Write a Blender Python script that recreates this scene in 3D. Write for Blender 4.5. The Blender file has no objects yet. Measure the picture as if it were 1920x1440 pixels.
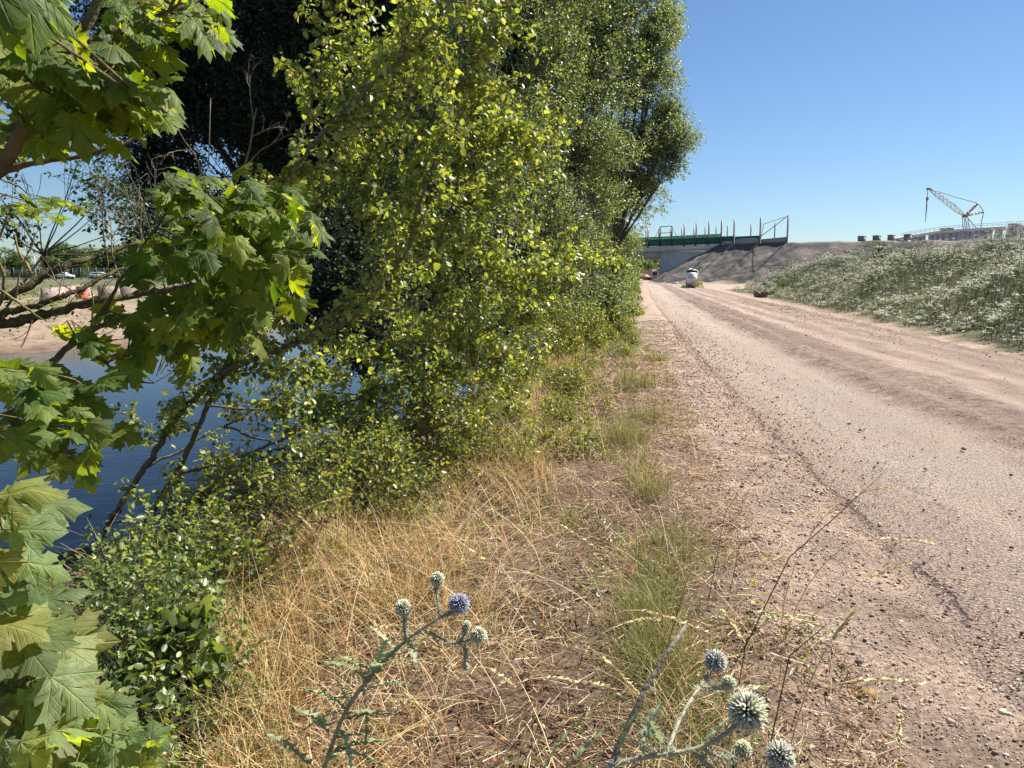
import bpy, math, random
import numpy as np
from mathutils import Vector, Matrix

# ---------------------------------------------------------------- camera, sky, sun
S = bpy.context.scene
C = S.collection
FPX = 1380.0; KT = FPX / 750.0; PITCH = math.atan(207 / FPX); CAMZ = 1.6
cp, sp = math.cos(PITCH), math.sin(PITCH)
cam = bpy.data.cameras.new('camera'); camo = bpy.data.objects.new('camera', cam); C.objects.link(camo)
cam.sensor_width = 36.0; cam.lens = 36.0 * FPX / 1920.0
cam.clip_start = 0.05; cam.clip_end = 6000
camo.location = (0, 0, CAMZ); camo.rotation_euler = (math.radians(90) - PITCH, 0, 0)
S.camera = camo
SUN_AZ, SUN_EL = math.radians(56), math.radians(49)
w = bpy.data.worlds.new('World'); S.world = w; w.use_nodes = True
wn = w.node_tree
bg = wn.nodes['Background']
sky = wn.nodes.new('ShaderNodeTexSky'); sky.sky_type = 'NISHITA'; sky.sun_disc = False
sky.sun_elevation = SUN_EL; sky.sun_rotation = SUN_AZ
sky.air_density = 1.0; sky.dust_density = 0.1; sky.ozone_density = 3.0
tint = wn.nodes.new('ShaderNodeVectorMath'); tint.operation = 'MULTIPLY'; tint.inputs[1].default_value = (.80, .93, 1.08)
wn.links.new(sky.outputs[0], tint.inputs[0]); wn.links.new(tint.outputs[0], bg.inputs[0]); bg.inputs[1].default_value = 0.05
sl = bpy.data.lights.new('sun', 'SUN'); sl.energy = 5.0; sl.angle = math.radians(0.53); sl.color = (1.0, 0.95, 0.87)
so = bpy.data.objects.new('sun', sl); C.objects.link(so)
SD = Vector((math.sin(SUN_AZ) * math.cos(SUN_EL), math.cos(SUN_AZ) * math.cos(SUN_EL), math.sin(SUN_EL)))
so.rotation_euler = SD.to_track_quat('Z', 'Y').to_euler()
S.view_settings.view_transform = 'Standard'; S.view_settings.look = 'None'
S.view_settings.exposure = 1.1; S.view_settings.gamma = 1.0
S.cycles.max_bounces = 8; S.cycles.transparent_max_bounces = 8; S.cycles.transmission_bounces = 6
S.cycles.diffuse_bounces = 3; S.cycles.glossy_bounces = 3

def P(px, py, t): return PR(px, py, t * KT)      # t in units of the picture scale
def PR(px, py, t):
    a = (px - 960) / FPX; b = (720 - py) / FPX
    return np.array([a * t, (cp + b * sp) * t, CAMZ + (b * cp - sp) * t])

def YM(y, h=1.6):
    """lengthens the layout along the view direction to the focal length used"""
    y = np.asarray(y, float); yy = np.maximum(y, 0); T = .2755
    b = (yy * T - h) / (yy + h * T); T2 = 207 / FPX; b2 = b / KT
    return h * (1 + T2 * b2) / (T2 - b2) + np.minimum(y, 0) * 1.5

# ---------------------------------------------------------------- object helpers
def tag(o, label=None, cat=None, group=None, kind=None):
    if label: o['label'] = label
    if cat: o['category'] = cat
    if group: o['group'] = group
    if kind: o['kind'] = kind
    return o

def empty(name, loc, label, cat, group=None):
    o = bpy.data.objects.new(name, None); C.objects.link(o); o.location = tuple(float(v) for v in loc)
    o.empty_display_size = 0.2
    return tag(o, label, cat, group)

def link(o, parent=None):
    C.objects.link(o)
    if parent is not None:
        o.parent = parent
        off = parent.location.copy(); q = parent.parent
        while q is not None: off += q.location; q = q.parent
        if parent.type == 'EMPTY' or off.length > 0: o.location = -off
    return o

def mesh_np(name, V, flat, sizes, mat, parent=None, col=None, uv=None, smooth=False):
    me = bpy.data.meshes.new(name)
    V = np.asarray(V, dtype=np.float32).reshape(-1, 3)
    flat = np.asarray(flat, dtype=np.int32).ravel(); sizes = np.asarray(sizes, dtype=np.int32).ravel()
    me.vertices.add(len(V)); me.vertices.foreach_set('co', V.ravel())
    me.loops.add(len(flat)); me.loops.foreach_set('vertex_index', flat)
    me.polygons.add(len(sizes))
    starts = np.concatenate([[0], np.cumsum(sizes)[:-1]]).astype(np.int32)
    me.polygons.foreach_set('loop_start', starts)
    try: me.polygons.foreach_set('loop_total', sizes)
    except Exception: pass
    if smooth: me.polygons.foreach_set('use_smooth', np.ones(len(sizes), dtype=bool))
    me.update(calc_edges=True)
    if col is not None:
        c = np.asarray(col, dtype=np.float32).reshape(-1, 3)
        a = me.color_attributes.new('Col', 'FLOAT_COLOR', 'POINT')
        a.data.foreach_set('color', np.concatenate([c, np.ones((len(c), 1), np.float32)], 1).ravel())
    if uv is not None:
        u = me.uv_layers.new(name='UVMap')
        u.data.foreach_set('uv', np.asarray(uv, dtype=np.float32).reshape(-1, 2)[flat].ravel())
    me.materials.append(mat)
    o = bpy.data.objects.new(name, me)
    return link(o, parent)

class MB:
    def __init__(s): s.v = []; s.f = []; s.n = 0; s.c = []
    def add(s, V, F, col=None):
        V = np.asarray(V, float).reshape(-1, 3)
        s.v.append(V); s.f += [tuple(i + s.n for i in f) for f in F]; s.n += len(V)
        s.c.append(np.tile(np.array(col if col is not None else (1, 1, 1), float), (len(V), 1)))
        return s
    def box(s, c, size, rz=0.0, col=None, taper=1.0):
        x, y, z = [q / 2 for q in size]; V = []
        for k, (dz, tp) in enumerate(((-z, 1.0), (z, taper))):
            for dx, dy in ((-x, -y), (x, -y), (x, y), (-x, y)):
                dx *= tp; dy *= tp
                V.append((c[0] + dx * math.cos(rz) - dy * math.sin(rz), c[1] + dx * math.sin(rz) + dy * math.cos(rz), c[2] + dz))
        return s.add(V, [(3, 2, 1, 0), (4, 5, 6, 7), (0, 1, 5, 4), (1, 2, 6, 5), (2, 3, 7, 6), (3, 0, 4, 7)], col)
    def tube(s, pts, rad, n=6, col=None, cap=True, wob=0.0, rng=None):
        pts = np.asarray(pts, float); k = len(pts)
        rad = np.full(k, rad, float) if np.isscalar(rad) else np.asarray(rad, float)
        T = np.gradient(pts, axis=0); T /= np.linalg.norm(T, axis=1, keepdims=True) + 1e-9
        a = np.array([0, 0, 1.0]) if abs(T[0][2]) < .9 else np.array([1.0, 0, 0])
        V = []; X = np.cross(a, T[0]); X /= np.linalg.norm(X)
        ang = np.arange(n) * 2 * math.pi / n
        for i in range(k):
            X = X - T[i] * X.dot(T[i]); X /= np.linalg.norm(X) + 1e-9; Y = np.cross(T[i], X)
            r = rad[i] * (1 + (rng.uniform(-wob, wob, n) if wob and rng is not None else 0))
            V.append(pts[i] + (np.cos(ang) * r)[:, None] * X + (np.sin(ang) * r)[:, None] * Y)
        V = np.concatenate(V); F = []
        for i in range(k - 1):
            for j in range(n):
                F.append((i * n + j, i * n + (j + 1) % n, (i + 1) * n + (j + 1) % n, (i + 1) * n + j))
        if cap: F.append(tuple(range(n))[::-1]); F.append(tuple((k - 1) * n + j for j in range(n)))
        return s.add(V, F, col)
    def quadbar(s, p, q, wdt, col=None): return s.tube([p, (np.asarray(p) + q) / 2, q], wdt / 2 * 1.41, 4, col)
    def build(s, name, mat, parent=None, smooth=False, col=True):
        V = np.concatenate(s.v); flat = [i for f in s.f for i in f]; sizes = [len(f) for f in s.f]
        return mesh_np(name, V, flat, sizes, mat, parent, np.concatenate(s.c) if col else None, smooth=smooth)

def smoothstep(a, b, x):
    t = np.clip((x - a) / (b - a), 0, 1); return t * t * (3 - 2 * t)

def nz(p, freq, seed, oct=6):
    r = np.random.default_rng(seed); p = np.asarray(p, float); out = 0
    for i in range(oct):
        k = r.normal(size=p.shape[-1]); k = k / np.linalg.norm(k) * freq * r.uniform(.6, 1.7)
        out = out + np.sin(p @ k + r.uniform(0, 6.28))
    return out / math.sqrt(oct / 2) / 1.4

def vn2(x, y, f, seed):
    """cheap value noise on a lattice, vectorised"""
    x = np.asarray(x, float) * f; y = np.asarray(y, float) * f
    xi = np.floor(x); yi = np.floor(y); fx = x - xi; fy = y - yi
    fx = fx * fx * (3 - 2 * fx); fy = fy * fy * (3 - 2 * fy)
    def h(a, b):
        n = np.sin(a * 127.1 + b * 311.7 + seed * 74.7) * 43758.5453
        return n - np.floor(n)
    return (h(xi, yi) * (1 - fx) + h(xi + 1, yi) * fx) * (1 - fy) + (h(xi, yi + 1) * (1 - fx) + h(xi + 1, yi + 1) * fx) * fy

# ---------------------------------------------------------------- materials
def nodes_of(name):
    m = bpy.data.materials.new(name); m.use_nodes = True
    nt = m.node_tree; return m, nt, nt.nodes, nt.links, nt.nodes['Principled BSDF'], nt.nodes['Material Output']

def mat_simple(name, color, rough=0.7, metal=0.0, nscale=0, namt=0.25, bump=0, bscale=None, spec=None, detail=8):
    m, nt, N, L, B, O = nodes_of(name)
    B.inputs['Base Color'].default_value = (*color, 1); B.inputs['Roughness'].default_value = rough; B.inputs['Metallic'].default_value = metal
    if spec is not None: B.inputs['Specular IOR Level'].default_value = spec
    tc = N.new('ShaderNodeTexCoord')
    if nscale:
        n = N.new('ShaderNodeTexNoise'); n.inputs['Scale'].default_value = nscale; n.inputs['Detail'].default_value = detail; n.inputs['Roughness'].default_value = .65
        L.new(tc.outputs['Object'], n.inputs['Vector'])
        r = N.new('ShaderNodeMapRange'); r.inputs[1].default_value = .3; r.inputs[2].default_value = .7
        r.inputs[3].default_value = 1 - namt; r.inputs[4].default_value = 1 + namt
        L.new(n.outputs[0], r.inputs[0])
        mx = N.new('ShaderNodeVectorMath'); mx.operation = 'SCALE'; mx.inputs[0].default_value = color
        L.new(r.outputs[0], mx.inputs['Scale']); L.new(mx.outputs[0], B.inputs['Base Color'])
    if bump:
        n2 = N.new('ShaderNodeTexNoise'); n2.inputs['Scale'].default_value = bscale or nscale * 3 or 20; n2.inputs['Detail'].default_value = 8
        L.new(tc.outputs['Object'], n2.inputs['Vector'])
        b = N.new('ShaderNodeBump'); b.inputs['Strength'].default_value = bump; b.inputs['Distance'].default_value = 0.02
        L.new(n2.outputs[0], b.inputs['Height']); L.new(b.outputs[0], B.inputs['Normal'])
    return m

def mat_attr(name, rough=0.6, trans=0.0, tcol=(1.25, 1.3, .45), spec=.35, nscale=0, namt=.3, bump=0.0, bscale=40, veins=False):
    """colour comes from the per-vertex Col attribute; trans mixes in a translucent lobe"""
    m, nt, N, L, B, O = nodes_of(name)
    at = N.new('ShaderNodeAttribute'); at.attribute_name = 'Col'
    cur = at.outputs['Color']; tc = N.new('ShaderNodeTexCoord')
    if nscale:
        n = N.new('ShaderNodeTexNoise'); n.inputs['Scale'].default_value = nscale; n.inputs['Detail'].default_value = 8; n.inputs['Roughness'].default_value = .7
        L.new(tc.outputs['Object'], n.inputs['Vector'])
        r = N.new('ShaderNodeMapRange'); r.inputs[1].default_value = .3; r.inputs[2].default_value = .7
        r.inputs[3].default_value = 1 - namt; r.inputs[4].default_value = 1 + namt
        L.new(n.outputs[0], r.inputs[0])
        mx = N.new('ShaderNodeVectorMath'); mx.operation = 'SCALE'; L.new(cur, mx.inputs[0]); L.new(r.outputs[0], mx.inputs['Scale']); cur = mx.outputs[0]
    if veins:
        uv = N.new('ShaderNodeUVMap'); uv.uv_map = 'UVMap'
        sx = N.new('ShaderNodeSeparateXYZ'); L.new(uv.outputs[0], sx.inputs[0])
        def M(op, a, b=None, c=None):
            k = N.new('ShaderNodeMath'); k.operation = op
            for i, q in enumerate((a, b, c)):
                if q is None: continue
                if isinstance(q, (int, float)): k.inputs[i].default_value = q
                else: L.new(q, k.inputs[i])
            return k.outputs[0]
        ang = M('ARCTAN2', sx.outputs[0], sx.outputs[1])
        rad = M('SQRT', M('ADD', M('MULTIPLY', sx.outputs[0], sx.outputs[0]), M('MULTIPLY', sx.outputs[1], sx.outputs[1])))
        fr = M('PINGPONG', M('DIVIDE', ang, math.radians(48)), .5)   # 0 on a vein
        dist = M('MULTIPLY', M('MULTIPLY', fr, math.radians(48)), rad)
        main = M('SUBTRACT', 1.0, M('SMOOTH_MIN', M('DIVIDE', dist, .02), 1.0, .2))
        sec = M('PINGPONG', M('ADD', M('MULTIPLY', rad, 7.0), M('MULTIPLY', dist, -9.0)), .5)
        sec2 = M('MULTIPLY', M('SUBTRACT', 1.0, M('MINIMUM', M('DIVIDE', sec, .12), 1.0)), .45)
        v = M('MAXIMUM', main, sec2)
        sc = N.new('ShaderNodeVectorMath'); sc.operation = 'SCALE'; L.new(cur, sc.inputs[0]); L.new(M('ADD', 1.0, M('MULTIPLY', v, .55)), sc.inputs['Scale']); cur = sc.outputs[0]
        bp = N.new('ShaderNodeBump'); bp.inputs['Strength'].default_value = .55; bp.inputs['Distance'].default_value = .004; bp.invert = True
        L.new(M('ADD', v, M('MULTIPLY', fr, -1.2)), bp.inputs['Height']); L.new(bp.outputs[0], B.inputs['Normal'])
    elif bump:
        n2 = N.new('ShaderNodeTexNoise'); n2.inputs['Scale'].default_value = bscale; n2.inputs['Detail'].default_value = 6
        L.new(tc.outputs['Object'], n2.inputs['Vector'])
        b = N.new('ShaderNodeBump'); b.inputs['Strength'].default_value = bump; b.inputs['Distance'].default_value = 0.01
        L.new(n2.outputs[0], b.inputs['Height']); L.new(b.outputs[0], B.inputs['Normal'])
    L.new(cur, B.inputs['Base Color']); B.inputs['Roughness'].default_value = rough; B.inputs['Specular IOR Level'].default_value = spec
    if trans:
        T = N.new('ShaderNodeBsdfTranslucent'); tv = N.new('ShaderNodeVectorMath'); tv.operation = 'MULTIPLY'; tv.inputs[1].default_value = tcol
        L.new(cur, tv.inputs[0]); L.new(tv.outputs[0], T.inputs['Color'])
        X = N.new('ShaderNodeMixShader'); X.inputs[0].default_value = trans
        L.new(B.outputs[0], X.inputs[1]); L.new(T.outputs[0], X.inputs[2]); L.new(X.outputs[0], O.inputs['Surface'])
    return m

M_leaf = mat_attr('leaf', .4, .42, (1.95, 1.8, .62), .5)
M_leafdark = mat_attr('leaf_dense', .5, .28, (1.4, 1.6, .5), .35)
M_maple = mat_attr('maple_leaf', .55, .5, (2.5, 2.3, .3), .28, nscale=26, namt=.32, veins=True)
M_bark = mat_attr('bark', .9, 0, spec=.15, nscale=28, namt=.55, bump=.9, bscale=60)
M_straw = mat_attr('straw', .6, .3, (1.2, 1.1, .8), .3)
M_flower = mat_attr('flower', .8, .25, (1, 1, .8), .2)
M_stone = mat_attr('stone', .9, 0, spec=.2, nscale=60, namt=.3, bump=.5, bscale=120)
M_ground = None

# ---------------------------------------------------------------- layout curves
_ly = [-6, 0, 1.84, 3.6, 5.8, 10, 16.4, 30, 59, 75, 110, 160]; _lx = [1.2, 1.72, 2.03, 2.42, 2.95, 4.05, 5.8, 9.7, 18.4, 22, 29, 37]
_ly = YM(_ly)
def xL(y): return np.interp(y, _ly, _lx)
_ry = [-6, 0, 7.3, 13, 19, 31.6, 45, 59, 75, 110, 160]; _rx = [5.1, 7.2, 9.6, 11.5, 13.5, 17.6, 21.5, 25, 27, 34, 42]
_ry = YM(_ry)
def xR(y): return np.interp(y, _ry, _rx)
_by = [-6, 0, 1.8, 3.4, 6.5, 16, 27, 59]; _bx = [-2.5, -2.2, -1.5, -.45, .25, 3.0, 7.2, 16]
_by = YM(_by)
def xB(y): return np.interp(y, _by, _bx)
NEAR = [(-60, -3.0), (-30, -.5), (-12, 1.2), (-6.2, 2.2), (-3.7, 3.3), (-2.5, 5.0), (-1.3, 9), (.6, 15), (4, 25), (9, 40), (11, 52)]
FAR = [(6, 55), (-2, 46), (-7, 34), (-10, 25), (-13.6, 18.2), (-19, 14.8), (-32, 9.5), (-60, 3)]
NEAR = [(a, float(YM(b, 2.95))) for a, b in NEAR]; FAR = [(a, float(YM(b, 2.95))) for a, b in FAR]
POND = NEAR + FAR
WATER = -1.35
def pond_sdf(x, y):
    """distance outside (+) / inside (-) and whether the closest edge is on the far shore"""
    x = np.asarray(x, float); y = np.asarray(y, float)
    best = np.full(x.shape, 1e9); far = np.zeros(x.shape); ins = np.zeros(x.shape, bool)
    n = len(POND)
    for i in range(n):
        ax, ay = POND[i]; bx, by = POND[(i + 1) % n]
        dx, dy = bx - ax, by - ay
        t = np.clip(((x - ax) * dx + (y - ay) * dy) / (dx * dx + dy * dy), 0, 1)
        d = np.hypot(x - ax - t * dx, y - ay - t * dy)
        isf = 1.0 if len(NEAR) - 1 <= i < n - 1 else 0.0
        far = np.where(d < best, isf, far); best = np.minimum(best, d)
        c = ((ay > y) != (by > y)) & (x < (bx - ax) * (y - ay) / (by - ay + 1e-12) + ax)
        ins ^= c
    return np.where(ins, -best, best), far

BO = np.array([25.0, 147.0]); BU = np.array([.655, -.756]); BN = np.array([-.756, -.655])   # bridge frame
def BL(Lc, n, z): q = BO + BU * Lc + BN * n; return np.array([q[0], q[1], z])
def Lpx(px):
    a = (px - 960) / FPX * .983
    return (a * BO[1] - BO[0]) / (BU[0] - a * BU[1])
L0 = Lpx(1238); L1 = Lpx(1352); LE = Lpx(1477)
ZT = 6.85

def H(x, y, detail=True):
    x = np.asarray(x, float); y = np.asarray(y, float)
    d, far = pond_sdf(x, y)
    wd = np.where(far > .5, 11.0, 3.1)
    z = np.where(d > 0, WATER + (-WATER) * smoothstep(0, 1, (d / wd) ** .8), WATER - .9 * smoothstep(0, 2.5, -d))
    # far field rises a little more towards the tree line
    z = z + np.where(far > .5, .45 * smoothstep(12, 60, d), 0) * smoothstep(1, 12, xL(y) - x)
    # flowery mound to the right of the road
    v = x - xR(y) - .2
    m = smoothstep(-.5, 8.0, v) * (2.1 + .4 * (vn2(x, y, .25, 3) - .5)) * (1 - smoothstep(58, 80, y - .1 * (x - 18)))
    m = m + .35 * smoothstep(10, 30, v) * (1 - smoothstep(54, 78, y))
    z = z + m
    # low berm of heaped soil in front of the embankment
    q = np.stack([x - BO[0], y - BO[1]], -1); Lc = q @ BU; n = q @ BN
    z = z + .5 * np.exp(-((n - 17.5 + .8 * np.sin(Lc * .6)) / 1.3) ** 2) * smoothstep(9.5, 13, Lc) * (1 - smoothstep(60, 70, Lc)) * (.6 + .8 * vn2(x, y, .9, 9))
    if detail:
        onroad = smoothstep(-.12, .45, x - xL(y)) * (1 - smoothstep(-.5, .1, x - xR(y)))
        z = z + (1 - onroad) * ((vn2(x, y, 1.3, 1) - .5) * .09 + (vn2(x, y, 4.5, 2) - .5) * .045 + (vn2(x, y, 12, 4) - .5) * .018) - onroad * .06
    return z

# ---------------------------------------------------------------- ground
def warp(lo, hi, near_lo, near_hi, step, growth):
    a = list(np.arange(near_lo, near_hi, step)); s = step; v = a[-1]
    while v < hi: s *= growth; v += s; a.append(v)
    s = step; v = a[0]; pre = []
    while v > lo: s *= growth; v -= s; pre.append(v)
    return np.array(pre[::-1] + a)
gx = warp(-1800, 1800, -3.5, 4.0, .06, 1.035); gy = warp(-60, 4000, 1.2, 9.0, .07, 1.03)
GX, GY = np.meshgrid(gx, gy); GZ = H(GX, GY)
nxg, nyg = len(gx), len(gy)
def mix(a, b, t): return a * (1 - t[..., None]) + np.array(b) * t[..., None]
gcol = np.zeros(GX.shape + (3,)); gcol[:] = (.42, .31, .235)
gd, gfar = pond_sdf(GX, GY); gfar = gfar * (GX < xL(GY) - 1)
litter = smoothstep(-.2, .6, xL(GY) - .7 - GX)
gcol = mix(gcol, (.15, .098, .065), litter * .8)
gcol = mix(gcol, (.07, .055, .035), smoothstep(3.2, 1.8, gd) * (gfar < .5))           # damp dark soil of the near bank
gcol = mix(gcol, (.13, .09, .055), smoothstep(1.2, .3, np.abs(GX - xB(GY) - .3)) * .8)  # soil under the straw painted darker, for deeper shadow between the blades
fieldm = (gfar > .5) * smoothstep(.2, 2.5, gd)
gcol = mix(gcol, (.31, .235, .165), fieldm)
gcol = mix(gcol, (.16, .17, .07), fieldm * smoothstep(.52, .7, vn2(GX, GY, .35, 21)) * smoothstep(5, 12, gd))
gcol = mix(gcol, (.14, .14, .08), (gfar > .5) * smoothstep(26, 40, gd))
vv = GX - xR(GY)
gcol = mix(gcol, (.11, .11, .055), smoothstep(-.1, .9, vv + .8 * (vn2(GX, GY, 1.5, 55) - .5)) * (GY < 76))
_q = np.stack([GX - BO[0], GY - BO[1]], -1) @ BN
gcol = mix(gcol, (.15, .12, .09), smoothstep(21, 18.5, _q + 1.5 * (vn2(GX, GY, .5, 57) - .5)) * (_q > -30) * (GX > 22))
gcol = mix(gcol, (.14, .15, .07), smoothstep(250, 500, np.hypot(GX, GY)))
i0 = np.arange(nyg - 1)[:, None] * nxg + np.arange(nxg - 1)[None, :]
gf = np.stack([i0, i0 + 1, i0 + nxg + 1, i0 + nxg], -1).reshape(-1, 4)

def ground_mat():
    m, nt, N, L, B, O = nodes_of('soil')
    at = N.new('ShaderNodeAttribute'); at.attribute_name = 'Col'; tc = N.new('ShaderNodeTexCoord')
    def noise(s, d=8, r=.7):
        n = N.new('ShaderNodeTexNoise'); n.inputs['Scale'].default_value = s; n.inputs['Detail'].default_value = d; n.inputs['Roughness'].default_value = r
        L.new(tc.outputs['Object'], n.inputs['Vector']); return n.outputs[0]
    r1 = N.new('ShaderNodeMapRange'); r1.inputs[1].default_value = .35; r1.inputs[2].default_value = .65; r1.inputs[3].default_value = .62; r1.inputs[4].default_value = 1.3
    L.new(noise(1.7), r1.inputs[0])
    r2 = N.new('ShaderNodeMapRange'); r2.inputs[1].default_value = .35; r2.inputs[2].default_value = .65; r2.inputs[3].default_value = .5; r2.inputs[4].default_value = 1.35
    L.new(noise(45), r2.inputs[0])
    mu = N.new('ShaderNodeMath'); mu.operation = 'MULTIPLY'; L.new(r1.outputs[0], mu.inputs[0]); L.new(r2.outputs[0], mu.inputs[1])
    s = N.new('ShaderNodeVectorMath'); s.operation = 'SCALE'; L.new(at.outputs['Color'], s.inputs[0]); L.new(mu.outputs[0], s.inputs['Scale'])
    L.new(s.outputs[0], B.inputs['Base Color']); B.inputs['Roughness'].default_value = .95; B.inputs['Specular IOR Level'].default_value = .15
    b = N.new('ShaderNodeBump'); b.inputs['Strength'].default_value = 1.0; b.inputs['Distance'].default_value = .035; L.new(noise(28, 10, .75), b.inputs['Height']); L.new(b.outputs[0], B.inputs['Normal'])
    return m
M_ground = ground_mat()
tag(mesh_np('ground', np.stack([GX, GY, GZ], -1), gf, np.full(len(gf), 4), M_ground, None, gcol.reshape(-1, 3), smooth=True), kind='structure')

# ---------------------------------------------------------------- road
vs = warp(-6, 285, 1, 14, .08, 1.03)
us = np.linspace(0, 1, 150) ** 1.25
VV, UU = np.meshgrid(vs, us, indexing='ij')
xl = xL(VV) - .12 + .22 * (vn2(VV, VV * 0, 1.1, 5) - .5) + .1 * (vn2(VV, VV * 0, 5, 6) - .5)
xr = xR(VV) + .3 * (vn2(VV, VV * 0, .7, 7) - .5)
RX = xl + (xr - xl) * UU
LAT = RX - xL(VV)
RZ = .012 + .05 * np.exp(-((LAT - 2.35 - .12 * np.sin(VV * .35)) / .22) ** 2) * (.4 + 1.2 * vn2(RX, VV, 5, 31)) \
     + .035 * np.exp(-((LAT - 3.0 - .1 * np.sin(VV * .3)) / .2) ** 2) * (.4 + vn2(RX, VV, 5, 37)) - .015 * np.exp(-((LAT - 2.68) / .14) ** 2) \
     + .035 * np.exp(-((LAT - (xr - xl) + .35) / .3) ** 2) * (.4 + 1.2 * vn2(RX, VV, 4, 32)) + .008 * (vn2(RX, VV, 9, 33) - .5) * smoothstep(1.6, 2.6, LAT)
EL = np.minimum(RX - xl, xr - RX)
RZ = RZ + .03 * (1 - np.cos(np.clip(UU, 0, 1) * 2 * math.pi)) / 2 - .055 * smoothstep(.42, 0, EL) - .008 * smoothstep(.5, .2, EL) * vn2(RX, VV, 6, 39)
nu, nv = len(us), len(vs)
i0 = np.arange(nv - 1)[:, None] * nu + np.arange(nu - 1)[None, :]
rf = np.stack([i0, i0 + 1, i0 + nu + 1, i0 + nu], -1).reshape(-1, 4)
def road_mat():
    m, nt, N, L, B, O = nodes_of('dusty_asphalt')
    uv = N.new('ShaderNodeUVMap'); uv.uv_map = 'UVMap'; tc = N.new('ShaderNodeTexCoord')
    sx = N.new('ShaderNodeSeparateXYZ'); L.new(uv.outputs[0], sx.inputs[0])
    def M(op, a, b=None, c=None):
        k = N.new('ShaderNodeMath'); k.operation = op
        for i, q in enumerate((a, b, c)):
            if q is None: continue
            if isinstance(q, (int, float)): k.inputs[i].default_value = q
            else: L.new(q, k.inputs[i])
        return k.outputs[0]
    def noise(s, d=8, r=.65, stretch=None):
        n = N.new('ShaderNodeTexNoise'); n.inputs['Scale'].default_value = s; n.inputs['Detail'].default_value = d; n.inputs['Roughness'].default_value = r
        if stretch:
            mp = N.new('ShaderNodeMapping'); mp.inputs['Scale'].default_value = stretch; L.new(uv.outputs[0], mp.inputs[0]); L.new(mp.outputs[0], n.inputs['Vector'])
        else: L.new(tc.outputs['Object'], n.inputs['Vector'])
        return n.outputs[0]
    def rng_(x, a, b, c, d):
        r = N.new('ShaderNodeMapRange'); r.inputs[1].default_value = a; r.inputs[2].default_value = b; r.inputs[3].default_value = c; r.inputs[4].default_value = d
        L.new(x, r.inputs[0]); return r.outputs[0]
    def mixc(f, a, b):
        k = N.new('ShaderNodeMix'); k.data_type = 'RGBA'
        if isinstance(f, (int, float)): k.inputs[0].default_value = f
        else: L.new(f, k.inputs[0])
        for i, q in ((6, a), (7, b)):
            if isinstance(q, tuple): k.inputs[i].default_value = (*q, 1)
            else: L.new(q, k.inputs[i])
        return k.outputs[2]
    U, V = sx.outputs[0], sx.outputs[1]
    streak = noise(1.0, 6, .6, (1.6, .07, 1)); fine = noise(70, 4, .8); mid = noise(2.2, 8, .7)
    col = mixc(rng_(streak, .38, .62, 0, 1), (.45, .325, .25), (.62, .46, .36))
    col = mixc(rng_(mid, .45, .62, 0, .55), col, (.44, .345, .28))
    grey = rng_(M('ABSOLUTE', M('SUBTRACT', U, 1.25)), .25, 1.1, .5, 0)
    col = mixc(M('MULTIPLY', grey, rng_(noise(.8), .4, .6, .3, 1)), col, (.52, .45, .39))
    wob = M('MULTIPLY', M('SUBTRACT', noise(.5, 3), .5), 1.0)
    def band(c, wdt, amt, nn):
        return M('MULTIPLY', rng_(M('ABSOLUTE', M('ADD', M('SUBTRACT', U, c), wob)), wdt, wdt * .35, 0, 1), rng_(nn, .36, .58, 0, amt))
    dn = noise(7.5, 10, .85); dn2 = M('MULTIPLY_ADD', noise(22, 6, .8), .45, M('MULTIPLY', noise(1.0, 8, .75, (2.4, .5, 1)), .55))
    for c, wdt, amt in ((2.35, .6, 1.0), (3.1, .45, 1.0), (4.1, .4, .7), (5.2, .6, .8), (6.1, .5, .95)):
        col = mixc(band(c, wdt, amt, dn if amt > .8 else dn2), col, (.19, .118, .088))
    sp_ = N.new('ShaderNodeTexVoronoi'); sp_.inputs['Scale'].default_value = 58; L.new(tc.outputs['Object'], sp_.inputs['Vector'])
    fk = M('MULTIPLY', rng_(fine, .38, .6, .62, 1.2), rng_(sp_.outputs['Distance'], .15, .62, 1.15, .62))
    s = N.new('ShaderNodeVectorMath'); s.operation = 'SCALE'; L.new(col, s.inputs[0]); L.new(fk, s.inputs['Scale']); col = s.outputs[0]
    # long cracks along the edge of the old asphalt
    cn = noise(3.0, 6, .7)
    crack = M('ABSOLUTE', M('SUBTRACT', M('ADD', U, M('MULTIPLY', M('SUBTRACT', cn, .5), .38)), .17))
    cm = M('MULTIPLY', rng_(crack, .026, .010, 0, 1), M('MULTIPLY', rng_(noise(1.3, 2), .40, .46, 0, 1), rng_(V, 0, 9, 1, .4)))
    crack2 = M('ABSOLUTE', M('SUBTRACT', M('ADD', U, M('MULTIPLY', M('SUBTRACT', noise(2.2, 6, .75), .5), .9)), .75))
    cm2 = M('MULTIPLY', rng_(crack2, .010, .004, 0, .7), rng_(noise(.9, 2), .5, .56, 0, 1))
    cr = M('MAXIMUM', cm, cm2)
    col = mixc(M('MULTIPLY', cr, .85), col, (.06, .045, .04))
    L.new(col, B.inputs['Base Color']); B.inputs['Roughness'].default_value = .88; B.inputs['Specular IOR Level'].default_value = .25
    h = M('ADD', M('MULTIPLY', fine, .35), M('ADD', M('MULTIPLY', sp_.outputs['Distance'], -.5), M('ADD', M('MULTIPLY', dn, .9), M('MULTIPLY', cr, -1.2))))
    b = N.new('ShaderNodeBump'); b.inputs['Strength'].default_value = 1.0; b.inputs['Distance'].default_value = .034; L.new(h, b.inputs['Height']); L.new(b.outputs[0], B.inputs['Normal'])
    return m
M_road = road_mat()
tag(mesh_np('road', np.stack([RX, VV, RZ], -1), rf, np.full(len(rf), 4), M_road, None, None, np.stack([LAT, VV], -1), smooth=True), kind='structure')
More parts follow.
